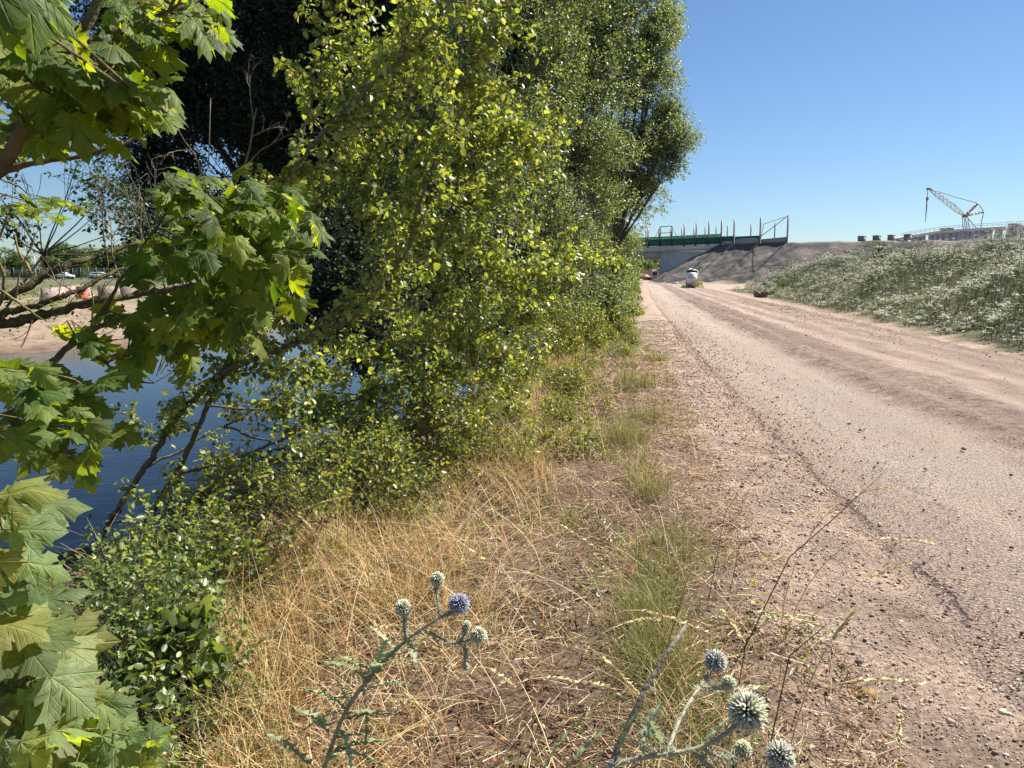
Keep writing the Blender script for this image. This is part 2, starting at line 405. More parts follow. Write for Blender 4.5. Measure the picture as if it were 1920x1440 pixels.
def zroad(x, y): return np.where((x > xL(y)) & (x < xR(y)), .012 + .04 * np.clip(np.minimum(x - xL(y), 1.5) / 1.5, 0, 1), H(x, y))

# ---------------------------------------------------------------- water
def water():
    m, nt, N, L, B, O = nodes_of('pond_water')
    B.inputs['Base Color'].default_value = (.006, .010, .014, 1); B.inputs['Roughness'].default_value = .04; B.inputs['IOR'].default_value = 1.33
    B.inputs['Specular IOR Level'].default_value = .5
    tc = N.new('ShaderNodeTexCoord'); mp = N.new('ShaderNodeMapping'); mp.inputs['Scale'].default_value = (1, 2.6, 1); mp.inputs['Rotation'].default_value = (0, 0, .5)
    L.new(tc.outputs['Object'], mp.inputs[0])
    n = N.new('ShaderNodeTexNoise'); n.inputs['Scale'].default_value = 3.2; n.inputs['Detail'].default_value = 7; n.inputs['Distortion'].default_value = .8; L.new(mp.outputs[0], n.inputs['Vector'])
    b = N.new('ShaderNodeBump'); b.inputs['Strength'].default_value = .10; b.inputs['Distance'].default_value = .05; L.new(n.outputs[0], b.inputs['Height']); L.new(b.outputs[0], B.inputs['Normal'])
    pts = [(a, float(YM(b, 2.95))) for a, b in [(-60, -3), (-30, 0), (-8, 2), (-2, 3), (0, 9), (2, 15), (6, 25), (11, 40), (12.5, 53), (7, 57), (-6, 50), (-12, 36), (-14, 27), (-18, 21), (-26, 17), (-60, 6)]]
    V = [(x, y, WATER) for x, y in pts]
    return mesh_np('pond_water', V, list(range(len(pts))), [len(pts)], m)
tag(water(), kind='structure')

# ---------------------------------------------------------------- embankment
def embankment():
    ls = np.concatenate([np.arange(L0 - 1.2, LE + 3, .35), np.arange(LE + 3, 300, 1.4)])
    ns = np.concatenate([[-60, -40, -22], np.arange(-14, 0, 1.0), np.arange(0, 16.5, .33)])
    LL, NN = np.meshgrid(ls, ns, indexing='ij')
    dist = np.hypot(np.maximum(L1 - .3 - LL, 0) * .80, np.maximum(NN - .4, 0))
    dist = np.maximum(dist, np.maximum(-NN - 16, 0))
    x = BO[0] + BU[0] * LL + BN[0] * NN; y = BO[1] + BU[1] * LL + BN[1] * NN
    base = ZT - .15 - .5 * smoothstep(LE, LE + 25, LL) + .55 * (vn2(x, y, .4, 41) - .5) * smoothstep(LE, LE + 2, LL) - .3 * smoothstep(LE + 25, LE + 60, LL)
    z = base - dist / 1.6 - .05
    z = z + ((vn2(x, y, 1.2, 42) - .5) * .28 + (vn2(x, y, 3.1, 43) - .5) * .16) * smoothstep(.3, 1.5, dist)
    z = np.maximum(z, -1.0)
    keep_wall = (LL < L1) & (NN < -.15)
    z = np.where(keep_wall, np.minimum(z, -1.0 + 0 * z), z)
    a, b = LL.shape; i0 = np.arange(a - 1)[:, None] * b + np.arange(b - 1)[None, :]
    f = np.stack([i0, i0 + b, i0 + b + 1, i0 + 1], -1).reshape(-1, 4)
    col = np.zeros(LL.shape + (3,)); col[:] = (.145, .128, .118)
    col = mix(col, (.13, .14, .08), .75 * smoothstep(.55, .75, vn2(x, y, .7, 44) * .6 + vn2(x, y, 2.5, 45) * .4))
    col = mix(col, (.32, .27, .22), smoothstep(.6, .8, vn2(x, y, .5, 46)) * .6)
    return mesh_np('embankment', np.stack([x, y, z], -1), f, np.full(len(f), 4), M_ground, None, col.reshape(-1, 3), smooth=True)
tag(embankment(), kind='structure')

# ---------------------------------------------------------------- bridge
M_conc = mat_simple('concrete', (.47, .46, .455), .85, nscale=1.2, namt=.16, bump=.3, bscale=14)
M_conc2 = mat_simple('concrete_light', (.55, .54, .53), .85, nscale=2, namt=.14, bump=.2, bscale=20)
M_dgreen = mat_simple('dark_green_panel', (.012, .10, .07), .5, nscale=2, namt=.12)
M_lgreen = mat_simple('light_green_panel', (.10, .33, .11), .55, nscale=2, namt=.1)
M_mgreen = mat_simple('mid_green_panel', (.06, .22, .075), .55, nscale=2, namt=.1)
M_gpanel = mat_simple('grey_panel', (.30, .30, .30), .7, nscale=3, namt=.12)
M_post = mat_simple('steel_post', (.28, .22, .22), .5, .3, nscale=3, namt=.15)
M_postg = mat_simple('green_post', (.02, .09, .07), .5, .2, nscale=3, namt=.15)
bz = -math.atan2(.756, .655)
def bbox(mb, l0, l1, n0, n1, z0, z1):
    c = BL((l0 + l1) / 2, (n0 + n1) / 2, (z0 + z1) / 2); mb.box(c, (l1 - l0, abs(n1 - n0), z1 - z0), bz); return mb
def prism(mb, l0, l1, zb0, zb1, zt0, zt1, n0, n1):
    V = [BL(l0, n0, zb0), BL(l1, n0, zb1), BL(l1, n0, zt1), BL(l0, n0, zt0), BL(l0, n1, zb0), BL(l1, n1, zb1), BL(l1, n1, zt1), BL(l0, n1, zt0)]
    mb.add(V, [(0, 1, 2, 3), (5, 4, 7, 6), (4, 0, 3, 7), (1, 5, 6, 2), (3, 2, 6, 7), (4, 5, 1, 0)]); return mb
def LR(px):
    a = (px - 960) / FPX * .983; o2 = BO + BN * -10.8
    return (a * o2[1] - o2[0]) / (BU[0] - a * BU[1])
def build_bridge():
    e = empty('bridge', BL(L0, 0, 0), 'concrete overpass with green barrier panels and bare posts crossing the dirt road', 'bridge')
    zf = ZT - 1.0
    bbox(MB(), -34, Lpx(1250) - .03, -11, .15, zf, ZT).build('deck', M_conc2, e)
    bbox(MB(), Lpx(1250) + .03, L1 + .6, -11, .15, zf + .05, ZT - .02).build('deck', M_conc2, e)
    m = MB()
    for n in (-1.6, -4.2, -6.8, -9.4): bbox(m, -34, L0 + .3, n - .45, n + .45, zf - 1.35, zf - .002)
    m.build('girder', M_conc, e)
    m = MB(); bbox(m, L0, L1 + 2.5, -.9, -.25, -.8, zf - .002); bbox(m, L0, L0 + 1.2, -11, -.902, -.8, zf - 1.36)
    m.build('abutment', M_conc, e)
    m = MB(); bbox(m, -32, -30.8, -10.5, -.9, -.8, zf - 1.36); m.build('abutment', M_conc, e)
    # formwork joints on the wing wall as thin proud ribs
    px = [1200, 1239, 1353]
    bbox(MB(), -34, Lpx(1353), .0, .1, ZT + .003, ZT + 1.25).build('barrier_panel', M_dgreen, e)
    bbox(MB(), Lpx(1377) + .1, Lpx(1425) - .1, .0, .1, ZT + .72, ZT + 1.14).build('barrier_panel', M_dgreen, e)
    bbox(MB(), Lpx(1353) + .1, Lpx(1376) - .1, .0, .1, ZT + .45, ZT + 1.2).build('barrier_panel', M_dgreen, e)
    bbox(MB(), Lpx(1353) + .1, Lpx(1376) - .1, .0, .12, ZT - .35, ZT + .44).build('kerb_panel', M_gpanel, e)
    bbox(MB(), Lpx(1377) + .1, Lpx(1425) - .1, .0, .12, ZT - .25, ZT + .71).build('kerb_panel', M_gpanel, e)
    prism(MB(), Lpx(1426) + .1, LE - .1, ZT - .2, ZT - .2, ZT + .5, ZT + .75, .12, .0).build('kerb_panel', M_gpanel, e)
    # far side barrier seen through the posts
    bbox(MB(), -30, LR(1352), -10.9, -10.8, ZT, ZT + 1.75).build('barrier_panel', M_mgreen, e)
    bbox(MB(), -30, LR(1352), -10.86, -10.78, ZT + 1.753, ZT + 2.4).build('barrier_panel', M_lgreen, e)
    bbox(MB(), LR(1353), LR(1376), -10.86, -10.78, ZT + .6, ZT + 1.9).build('barrier_panel', M_lgreen, e)
    def post(l, n, z0, z1, wd, mt): bbox(MB(), l - wd / 2, l + wd / 2, n - wd / 2, n + wd / 2, z0, z1).build('post', mt, e)
    for p, top in ((1216, 3.6), (1283.5, 4.0), (1306, 4.1), (1329.6, 4.15), (1353, 4.2), (1376.7, 4.25), (1425.6, 4.25), (1476.7, 4.4)):
        post(Lpx(p), .22, ZT - .3, ZT + top * .96, .19, M_post)
    for p in (1218, 1283.5, 1306, 1329.6, 1353): post(Lpx(p), .36, ZT - .2, ZT + 1.9, .14, M_postg)
    for p in (1212, 1236, 1258, 1279, 1301.7, 1322.5, 1343, 1364, 1408, 1452.7):
        a = (p - 960) / FPX * .983; o2 = BO + BN * -10.8
        l = (a * o2[1] - o2[0]) / (BU[0] - a * BU[1]); post(l, -10.6, ZT - .3, ZT + 3.9, .17, M_post)
    # green access frame
    m = MB(); la, lb = Lpx(1239), Lpx(1261)
    for l in (la, lb): m.quadbar(BL(l, .3, ZT - .1), BL(l, .3, ZT + 3.55), .2)
    m.quadbar(BL(la, .3, ZT + 3.55), BL(lb, .3, ZT + 3.6), .1); m.quadbar(BL(la, .3, ZT + 2.35), BL(lb, .3, ZT + 2.38), .09)
    m.quadbar(BL(la, .3, ZT + 3.4), BL(Lpx(1228), .3, ZT + 1.3), .07); m.quadbar(BL(lb, .3, ZT + 3.5), BL(Lpx(1272), .3, ZT + 1.3), .07)
    m.build('access_frame', M_postg, e)
    m = MB(); m.quadbar(BL(Lpx(1427), .22, ZT + .95), BL(LE, .22, ZT + 4.2), .09); m.quadbar(BL(Lpx(1427), .22, ZT + .6), BL(LE - 4.4, .22, ZT + 3.0), .08)
    m.quadbar(BL(LE - 4.4, .22, ZT + 3.0), BL(LE, .22, ZT + 4.1), .06)
    m.build('brace', M_post, e)
build_bridge()

M_block = mat_simple('weathered_concrete', (.23, .21, .19), .9, nscale=3, namt=.3)
# blocks on the embankment crest
m0 = None
for i, (p0, p1, lab) in enumerate(((1601, 1613, 'leftmost of the concrete blocks on the embankment crest'), (1629, 1641, 'second concrete block from the left on the embankment crest'),
                              (1657, 1668, 'third concrete block on the crest behind the dark bush'), (1687, 1700, 'concrete block beside the left end of the columned structure'))):
    l = Lpx((p0 + p1) / 2); c = BL(l, -1.5, 0); hh = H(*c[:2]); wd = abs(Lpx(p1) - Lpx(p0)) * .8
    b = MB(); b.box((c[0], c[1], ZT + .02), (wd, 1.1, .7), bz); b.box((c[0], c[1], ZT + .43), (wd * 1.08, 1.2, .12), bz)
    tag(b.build('concrete_block', M_block, None), lab, 'concrete block', 'concrete blocks on the embankment crest')

# raised concrete structure with columns on the skyline
def viaduct():
    ta, tb = 112.0, 92.0
    def q(px, py, dn=0.0):
        t = ta + (tb - ta) * (px - 1686) / (1960 - 1686); return P(px, py, t + dn)
    e = empty('concrete_structure', (q(1800, 450)[0], q(1800, 450)[1], 5.0), 'unfinished grey concrete deck on columns along the skyline below the crane', 'structure')
    dy = [446, 440.5, 433, 429.5, 426.5, 423.5, 419]; dx = [1686, 1710, 1760, 1800, 1850, 1905, 1965]
    def deckz(px): return np.interp(px, dx, dy)
    m = MB(); prev = None
    for i in range(len(dx) - 1):
        a, b = dx[i], dx[i + 1]
        A0, A1 = q(a, deckz(a)), q(b, deckz(b)); th = np.array([0, 0, .75]); bk = np.array([1.0, 6.5, 0])
        V = [A0, A1, A1 - th, A0 - th, A0 + bk, A1 + bk, A1 + bk - th, A0 + bk - th]
        m.add(V, [(0, 1, 2, 3)[::-1], (4, 5, 6, 7), (0, 1, 5, 4), (3, 2, 6, 7)[::-1]])
    m.build('deck', M_conc2, e)
    for px, wd in ((1690, 1.8), (1702, .8), (1717, .9), (1726, .8), (1735, .8), (1750, .8), (1760, 1.2), (1771, 1.5), (1782, 1.5), (1797, 1.3), (1806, 1.3), (1813, 1.5), (1821, 1.0), (1832, 1.2), (1845, 1.6), (1860, 1.0), (1878, 1.2), (1905, 2.6), (1928, 1.5)):
        tp = q(px, deckz(px)); bt = 5.2
        m = MB(); m.box((tp[0], tp[1] + .9, (tp[2] - .77 + bt) / 2), (wd, 1.2, tp[2] - .77 - bt)); m.build('column', M_conc, e)
        if px in (1771, 1782, 1905): m = MB(); m.box((tp[0], tp[1] + .3, tp[2] + .3), (wd * 1.1, 1.0, .6)); m.build('column_head', M_conc, e)
    for k, (a, b, z0) in enumerate(((1730, 1745, 7), (1792, 1812, 7), (1825, 1850, 8))):
        A, B_ = q(a, 444), q(b, 444); m = MB()
        m.box(((A[0] + B_[0]) / 2, (A[1] + B_[1]) / 2 + 4.2, 7.3), (abs(B_[0] - A[0]), .5, 3.6)); m.build('wall_panel', M_conc, e)
    m = MB()
    for h in (1.0, .55):
        m.tube([q(x, deckz(x)) + np.array([0, .2, h]) for x in range(1690, 1965, 12)], .04, 4)
    for x in range(1690, 1965, 9):
        p0 = q(x, deckz(x)); m.tube([p0 + np.array([0, .2, 0]), p0 + np.array([0, .2, .5]), p0 + np.array([0, .2, 1.0])], .03, 4)
    m.build('railing', M_post, e)
viaduct()

# crawler crane
M_crane = mat_simple('crane_grey', (.50, .47, .46), .55, .2, nscale=.5, namt=.15)
M_crane_y = mat_simple('crane_ochre', (.34, .22, .13), .5, .1, nscale=.5, namt=.15)
M_cable = mat_simple('crane_cable', (.28, .26, .28), .6, .3)
def crane():
    T = 235.0; Q = lambda x, y: P(x, y, T)
    piv = Q(1809, 404.5); tip = Q(1743, 354); A = Q(1834, 381); Bp = Q(1845, 397.5)
    base = np.array([Q(1821, 513)[0], Q(1821, 513)[1], 0.0])
    e = empty('crawler_crane', base, 'tall lattice boom crane standing far behind the flowery mound', 'crane')
    def lattice(name, a, b, w0, w1, seg, mt, wd=.28):
        a = np.array(a); b = np.array(b); ax = (b - a) / np.linalg.norm(b - a)
        X = np.cross(ax, [0, 1, 0]); X /= np.linalg.norm(X); Y = np.cross(ax, X); m = MB(); rings = []
        for i in range(seg + 1):
            f = i / seg; ww = (w0 + (w1 - w0) * min(1.0, 4.5 * min(f, 1 - f))) / 2
            c = a + (b - a) * f; rings.append([c + X * ww * sx_ + Y * ww * sy_ for sx_, sy_ in ((-1, -1), (1, -1), (1, 1), (-1, 1))])
        for i in range(seg):
            for k in range(4):
                m.quadbar(rings[i][k], rings[i + 1][k], wd)
                m.quadbar(rings[i][k], rings[i + 1][(k + 1) % 4] if i % 2 else rings[i + 1][(k - 1) % 4], wd * .5)
        m.build(name, mt, e)
    lattice('boom', piv, tip, .7, 2.1, 18, M_crane, .26)
    lattice('mast', base + np.array([-.5, 0, 4]), piv, 2.0, 2.4, 12, M_crane, .3)
    lattice('strut', piv, A, .4, .9, 6, M_crane_y, .3); lattice('strut', piv, Bp, .4, .8, 6, M_crane_y, .3)
    def line(name, pts, r, mt=M_cable): m = MB(); m.tube(pts, r, 5); m.build(name, mt, e)
    line('stay_cable', [tip, (tip + A) / 2 + np.array([0, 0, -.4]), A], .2)
    line('stay_cable', [A, (A + Bp) / 2, Bp], .22); line('stay_cable', [Bp, Q(1841, 412), Q(1838, 432)], .22)
    line('stay_cable', [Q(1816, 410), Q(1824, 420), Q(1833, 430)], .22)
    line('hoist_rope', [Q(1739.5, 355), Q(1739, 363), Q(1738.5, 371)], .22, mat_simple('rope_pale', (.5, .5, .55), .7))
    m = MB(); m.box(Q(1738.6, 372.5), (1.1, .9, 1.6)); m.build('hook_block', M_cable, e)
    line('load_tackle', [Q(1738.3, 375), Q(1737, 392), Q(1735, 417)], [.42, .35, .12])
    m = MB(); m.box((tip + Q(1740, 354)) / 2, (2.2, 1.2, 1.1)); m.build('boom_head', M_cable, e)
    m = MB(); m.box(piv, (2.0, 1.8, 1.8)); m.build('boom_hinge', M_crane_y, e)
    m = MB(); m.box(base + np.array([3, 0, 3.2]), (9, 4, 2.6)); m.box(base + np.array([-2.5, -1, 3.4]), (2.4, 2, 3)); m.build('cab', M_crane_y, e)
    for s in (-1, 1):
        m = MB(); m.box(base + np.array([0, s * 3.2, .9]), (9, 1.3, 1.8), taper=.9); m.build('crawler_track', M_cable, e)
crane()

# ---------------------------------------------------------------- advertising sign
M_white = mat_simple('sign_white', (.78, .78, .82), .6, nscale=8, namt=.04)
M_grey = mat_simple('sign_metal', (.6, .6, .6), .4, .4)
M_black = mat_simple('black_paint', (.02, .02, .025), .6)
M_purple = mat_simple('purple_print', (.22, .07, .27), .6)
M_ink = mat_simple('ink_print', (.04, .035, .06), .6)
def sign():
    t = 44.0; c = P(1296.5, 533, t); base = np.array([c[0], c[1], H(c[0], c[1])]); px = t / FPX
    e = empty('advertising_sign', base, 'white roadside advertising board with purple emblem on a striped barrier foot', 'sign')
    rz = .18; R = Matrix.Rotation(rz, 3, 'Z')
    def W(x, y, z): v = R @ Vector((x, y, z)); return np.array([base[0] + v[0], base[1] + v[1], base[2] + v[2]])
    H0 = .62; HB = 1.16; WB = 1.26
    m = MB(); m.box(W(0, 0, H0 + HB / 2), (WB, .06, HB), rz); m.build('board', M_white, e)
    f = MB()
    for x in (-WB / 2 - .03, WB / 2 + .03): f.box(W(x, .0, H0 + .62), (.05, .08, 1.45), rz)
    z1 = H0 + 1.35
    f.quadbar(W(-WB / 2 - .06, 0, z1), W(-.08, 0, z1 + .22), .07); f.quadbar(W(-.08, 0, z1 + .22), W(WB / 2 + .06, 0, z1 - .02), .06)
    f.build('frame', M_grey, e)
    g = MB(); g.add([W(-WB / 2, -.01, H0 + HB + .004), W(WB / 2, -.01, H0 + HB + .004), W(WB / 2, -.01, z1 - .05), W(-.08, -.01, z1 + .18), W(-WB / 2, -.01, z1 - .02),
                     W(-WB / 2, .02, H0 + HB + .004), W(WB / 2, .02, H0 + HB + .004), W(WB / 2, .02, z1 - .05), W(-.08, .02, z1 + .18), W(-WB / 2, .02, z1 - .02)],
                    [(0, 1, 2, 3, 4), (9, 8, 7, 6, 5), (0, 5, 6, 1), (1, 6, 7, 2), (2, 7, 8, 3), (3, 8, 9, 4), (4, 9, 5, 0)]); g.build('gable', M_black, e)
    # purple emblem: a broad shield of bars under the gable
    k = MB(); yb = -.036
    def bar(x0, z0, x1, z1, wd):
        a, b = np.array([x0, z0]), np.array([x1, z1]); d = (b - a) / np.linalg.norm(b - a); n = np.array([-d[1], d[0]]) * wd / 2
        cs = [a - n, b - n, b + n, a + n]
        k.add([W(q[0], yb, q[1]) for q in cs] + [W(q[0], yb + .004, q[1]) for q in cs], [(0, 1, 2, 3), (7, 6, 5, 4), (0, 4, 5, 1), (1, 5, 6, 2), (2, 6, 7, 3), (3, 7, 4, 0)])
    zt = H0 + HB - .06
    bar(-.28, zt, -.2, zt - .26, .07); bar(-.2, zt - .26, .16, zt - .28, .09); bar(.16, zt - .28, .3, zt - .02, .07)
    bar(-.14, zt - .02, -.06, zt - .2, .05); bar(.1, zt - .02, .05, zt - .2, .05); bar(.2, zt - .02, .16, zt - .2, .05)
    k.build('emblem', M_purple, e)
    k = MB(); bar(-.06, zt - .03, -.0, zt - .14, .11); k.build('emblem', M_ink, e)
    def text(body, x, z, size, mt):
        cu = bpy.data.curves.new('lettering', 'FONT'); cu.body = body; cu.size = size; cu.align_x = 'CENTER'; cu.extrude = .003; cu.offset = .008
        o = bpy.data.objects.new('lettering', cu); C.objects.link(o)
        bpy.context.view_layer.update(); dg = bpy.context.evaluated_depsgraph_get(); me = bpy.data.meshes.new_from_object(o.evaluated_get(dg))
        bpy.data.objects.remove(o); o = bpy.data.objects.new('lettering', me); me.materials.clear(); me.materials.append(mt)
        w_ = W(x, -.038, z); link(o, e); o.location = Vector(w_) - e.location; o.rotation_euler = (math.radians(90), 0, rz)
    text('B crena', 0, H0 + .56, .27, M_ink); text('telefon', -.05, H0 + .46, .075, M_ink)
    f = MB(); f.box(W(-.1, 0, .32), (1.04, .12, .56), rz); f.build('barrier_foot', M_black, e)
    k = MB(); yb = -.066
    for i in range(3):
        bar(-.5 + i * .3, .36, -.38 + i * .3, .55, .11)
    for x0, z0, x1, z1_, wd in ((-.52, .05, -.5, .3, .07), (-.34, .08, -.22, .28, .06), (-.12, .1, -.0, .3, .06), (.1, .12, .22, .22, .13)): bar(x0, z0, x1, z1_, wd)
    k.build('stripe', M_white, e)
    return base
sign_base = sign()

# white slab lying by the abutment
c = P(1265, 529.5, 62); m = MB(); m.box((c[0], c[1], .25), (1.0, .8, .09), .3); m.box((c[0] - .1, c[1], .1), (.7, .6, .2), .3)
tag(m.build('slab', M_white), 'small white slab lying at the foot of the abutment slope', 'slab')

# hut, red machine and cabin behind the bridge
M_brick = mat_simple('brick_red', (.33, .13, .09), .85, nscale=6, namt=.25)
M_plaster = mat_simple('plaster', (.55, .48, .38), .85, nscale=3, namt=.12)
M_red = mat_simple('red_paint', (.30, .03, .03), .45)
M_glass = mat_simple('window_glass', (.03, .035, .04), .12)
M_asph = mat_simple('roof_sheet', (.30, .22, .19), .7, nscale=3)
def hut():
    t = 100.0; a = P(1222, 525, t); b0 = np.array([a[0], a[1], 0.0])
    e = empty('brick_hut', b0, 'low brick and plaster hut seen through the bridge opening', 'hut')
    m = MB(); m.box(b0 + [0, 0, 1.3], (3.8, 3.4, 2.6)); m.build('wall', M_plaster, e)
    m = MB(); m.box(b0 + [2.7, -.2, 1.3], (1.5, 3.8, 2.6)); m.build('wall', M_brick, e)
    m = MB(); m.box(b0 + [.7, 0, 2.75], (6.4, 4.6, .28)); m.build('roof', M_asph, e)
    m = MB(); m.box(b0 + [.4, -1.72, 1.55], (1.4, .08, 1.1)); w_ = m.build('window', M_white, e)
    m = MB(); m.box(b0 + [.4, -1.78, 1.55], (1.15, .05, .85)); m.build('pane', M_glass, w_)
hut()
def red_car():
    t = 96.0; a = P(1206, 525, t); b0 = np.array([a[0], a[1], 0.02])
    e = empty('red_car', b0, 'dark red low car parked before the hut under the bridge', 'car')
    V = []; prof = [(-2, .35), (-2, .8), (-1.2, .95), (-.7, 1.35), (.7, 1.38), (1.3, .95), (2, .85), (2.05, .35)]
    for yy in (-.8, .8):
        for x, z in prof: V.append(b0 + [x, yy * (.82 if z > 1.1 else 1), z])
    n = len(prof); F = [tuple(range(n)), tuple(range(2 * n - 1, n - 1, -1))] + [(i, i + n, (i + 1) % n + n, (i + 1) % n) for i in range(n)]
    m = MB(); m.add(V, F); m.build('body', M_red, e)
    for x in (-1.25, 1.25):
        for y in (-.78, .78):
            m = MB(); m.tube([b0 + [x, y - .1, .33], b0 + [x, y, .33], b0 + [x, y + .1, .33]], .33, 14); m.build('wheel', M_black, e)
    m = MB(); m.box(b0 + [0, 0, 1.13], (1.7, 1.48, .28), taper=.85); m.build('window', M_glass, e)
red_car()

# small dark tank cart near the mound tip
def cart():
    t = 47.0; a = P(1448, 531, t); b0 = np.array([a[0], a[1], float(H(a[0], a[1]))])
    e = empty('tank_cart', b0, 'small black cart with a white lid behind the tip of the flowery mound', 'cart')
    m = MB(); m.box(b0 + [0, 0, .55], (.85, .7, .62), .2, taper=.92); m.build('tank', M_black, e)
    m = MB(); m.box(b0 + [0, 0, .9], (.95, .78, .08), .2); m.build('lid', M_white, e)
    for x in (-.3, .3): m = MB(); m.tube([b0 + [x, -.42, .18], b0 + [x, -.37, .18], b0 + [x, -.32, .18]], .18, 12); m.build('wheel', M_black, e)
cart()

# ================================================================= plants
def norm(a): return a / (np.linalg.norm(a, axis=-1, keepdims=True) + 1e-9)
LEAF_T = np.array([[0, 0, 0], [.30, .30, .07], [.27, .66, .05], [0, 1, -.06], [-.27, .66, .05], [-.30, .30, .07]])
LEAF_F = [(0, 1, 2, 3), (0, 3, 4, 5)]
_h = [(0, 0), (.10, -.06), (.25, -.15), (.30, -.04), (.50, -.03), (.41, .08), (.47, .18), (.33, .23), (.50, .34), (.68, .40), (.57, .50), (.63, .66), (.46, .60), (.37, .66), (.20, .50), (.25, .66), (.35, .76), (.22, .81), (.15, .93), (0, 1.1)]
_out = _h + [(-x, y) for x, y in _h[1:-1]][::-1]
def _mz(x, y): return -.16 * (x * x + (y - .2) ** 2) + .05 * math.cos(math.atan2(x, y + .05) * 7.5) * math.hypot(x, y) - .10 * abs(x)
MAPLE_T = np.array([(x, y, _mz(x, y)) for x, y in _out] + [(0, .28, .03)])
# inner ring so the lobes fold smoothly
_in = [((x) * .5, (y - .28) * .5 + .28) for x, y in _out]
MAPLE_T = np.concatenate([MAPLE_T, np.array([(x, y, _mz(x, y)) for x, y in _in])])
_k = len(_out)
MAPLE_F = [(i, (i + 1) % _k, _k + 1 + (i + 1) % _k, _k + 1 + i) for i in range(_k)] + [(_k + 1 + i, _k + 1 + (i + 1) % _k, _k) for i in range(_k)]

MAPLE_V = []
for _q, (_a, _b, _c) in enumerate(((.25, .05, 0), (.45, -.1, 1), (.1, .15, 2), (.55, .1, 3))):
    _T = MAPLE_T.copy(); _x, _y = _T[:, 0].copy(), _T[:, 1].copy()
    _T[:, 2] += -_a * np.maximum(_y - .3, 0) ** 2 - _a * .8 * _x ** 2 + _b * _x + .05 * np.sin(_x * 9 + _c) * np.sin(_y * 8 + _c * 2)
    _T[:, 0] *= (1.0, .92, 1.08, .85)[_q]; MAPLE_V.append(_T)
def place(T, F, pos, Y, Nn, size, col):
    """instances of a template baked into arrays"""
    Y = norm(Y); X = norm(np.cross(Y, Nn)); Z = np.cross(X, Y); n = len(pos); k = len(T)
    size = np.broadcast_to(np.asarray(size, float), (n,))
    V = pos[:, None, :] + size[:, None, None] * (T[None, :, 0:1] * X[:, None] + T[None, :, 1:2] * Y[:, None] + T[None, :, 2:3] * Z[:, None])
    fl = np.array([i for f in F for i in f]); sz = np.array([len(f) for f in F])
    flat = (np.arange(n)[:, None] * k + fl[None]).ravel()
    return V.reshape(-1, 3), flat, np.tile(sz, n), np.repeat(col, k, 0), np.tile(T[:, :2], (n, 1))

def merge(parts):
    V, f, s, c, u = [], [], [], [], []; n = 0
    for p in parts:
        V.append(p[0]); f.append(p[1] + n); s.append(p[2]); c.append(p[3]); u.append(p[4] if len(p) > 4 else np.zeros((len(p[0]), 2))); n += len(p[0])
    return [np.concatenate(q) for q in (V, f, s, c, u)]

def sticks(B, E, r, col, r2=.4):
    """tapered three sided rods from B to E"""
    n = len(B); D = norm(E - B); a = np.where(np.abs(D[:, 2:3]) < .9, np.array([[0, 0, 1.]]), np.array([[1., 0, 0]]))
    X = norm(np.cross(D, a)); Y = np.cross(D, X); r = np.broadcast_to(np.asarray(r, float), (n,))[:, None]
    V = []
    for (Q, f) in ((B, 1.0), (E, r2)):
        for k in range(3):
            an = k * 2.0944; V.append(Q + r * f * (math.cos(an) * X + math.sin(an) * Y))
    V = np.stack(V, 1).reshape(-1, 3)
    fl = np.array([0, 1, 4, 3, 1, 2, 5, 4, 2, 0, 3, 5])
    flat = (np.arange(n)[:, None] * 6 + fl[None]).ravel()
    return V, flat, np.full(n * 3, 4), np.tile(np.array(col, float), (n * 6, 1)) if np.ndim(col) == 1 else np.repeat(col, 6, 0)

def palette(r, n, cols, jit=.18, wts=None):
    cols = np.array(cols, float); i = r.choice(len(cols), n, p=wts)
    return cols[i] * r.uniform(1 - jit, 1 + jit, (n, 1)) * r.uniform(.94, 1.06, (n, 3))

def leaf_twigs(r, B, D, L, m, size, cols, wts=None, droop=.25, up=.9, flat=.5, T=LEAF_T, F=LEAF_F, wx=1.0):
    """m leaves along every twig"""
    n = len(B); parts = []
    X = norm(np.cross(D, np.array([0.1, .2, 1.]))); Y = np.cross(X, D)
    for j in range(m):
        f = (j + .6) / m
        pos = B + D * (L * f)[:, None] + np.array([0, 0, -1]) * (droop * .3 * L * f * f)[:, None] + r.normal(0, .012, (n, 3))
        ph = j * 2.4 + r.uniform(-.6, .6, n)
        side = X * np.cos(ph)[:, None] + Y * np.sin(ph)[:, None]
        dr = norm(D * .55 + side * .8 + np.array([0, 0, -droop]) + r.normal(0, .25, (n, 3)))
        nn = norm(np.array([0, 0, up]) + r.normal(0, flat, (n, 3)) + side * .15)
        TT = T * np.array([wx, 1, 1])
        parts.append(place(TT, F, pos, dr, nn, size * r.uniform(.42, 1.3, n), palette(r, n, cols, .3, wts=wts)))
    return merge(parts)

G1 = [(.12, .175, .04), (.19, .245, .06), (.06, .10, .025), (.26, .30, .08), (.30, .26, .09)]
W1 = [.34, .3, .2, .13, .03]
GY = [(.17, .22, .045), (.23, .26, .055), (.10, .15, .03), (.29, .28, .07)]
GD = [(.018, .035, .012), (.028, .05, .016), (.04, .07, .02), (.013, .025, .01)]  # very dark leaf tones, the trees' deep shade put into the colour
GB = [(.15, .205, .11), (.10, .145, .075), (.20, .25, .15), (.26, .30, .19)]
GH = [(.10, .15, .055), (.15, .20, .08), (.055, .09, .03), (.24, .27, .13), (.32, .32, .17)]
GF = [(.12, .17, .08), (.18, .225, .11), (.07, .11, .045), (.26, .29, .16), (.30, .31, .18)]

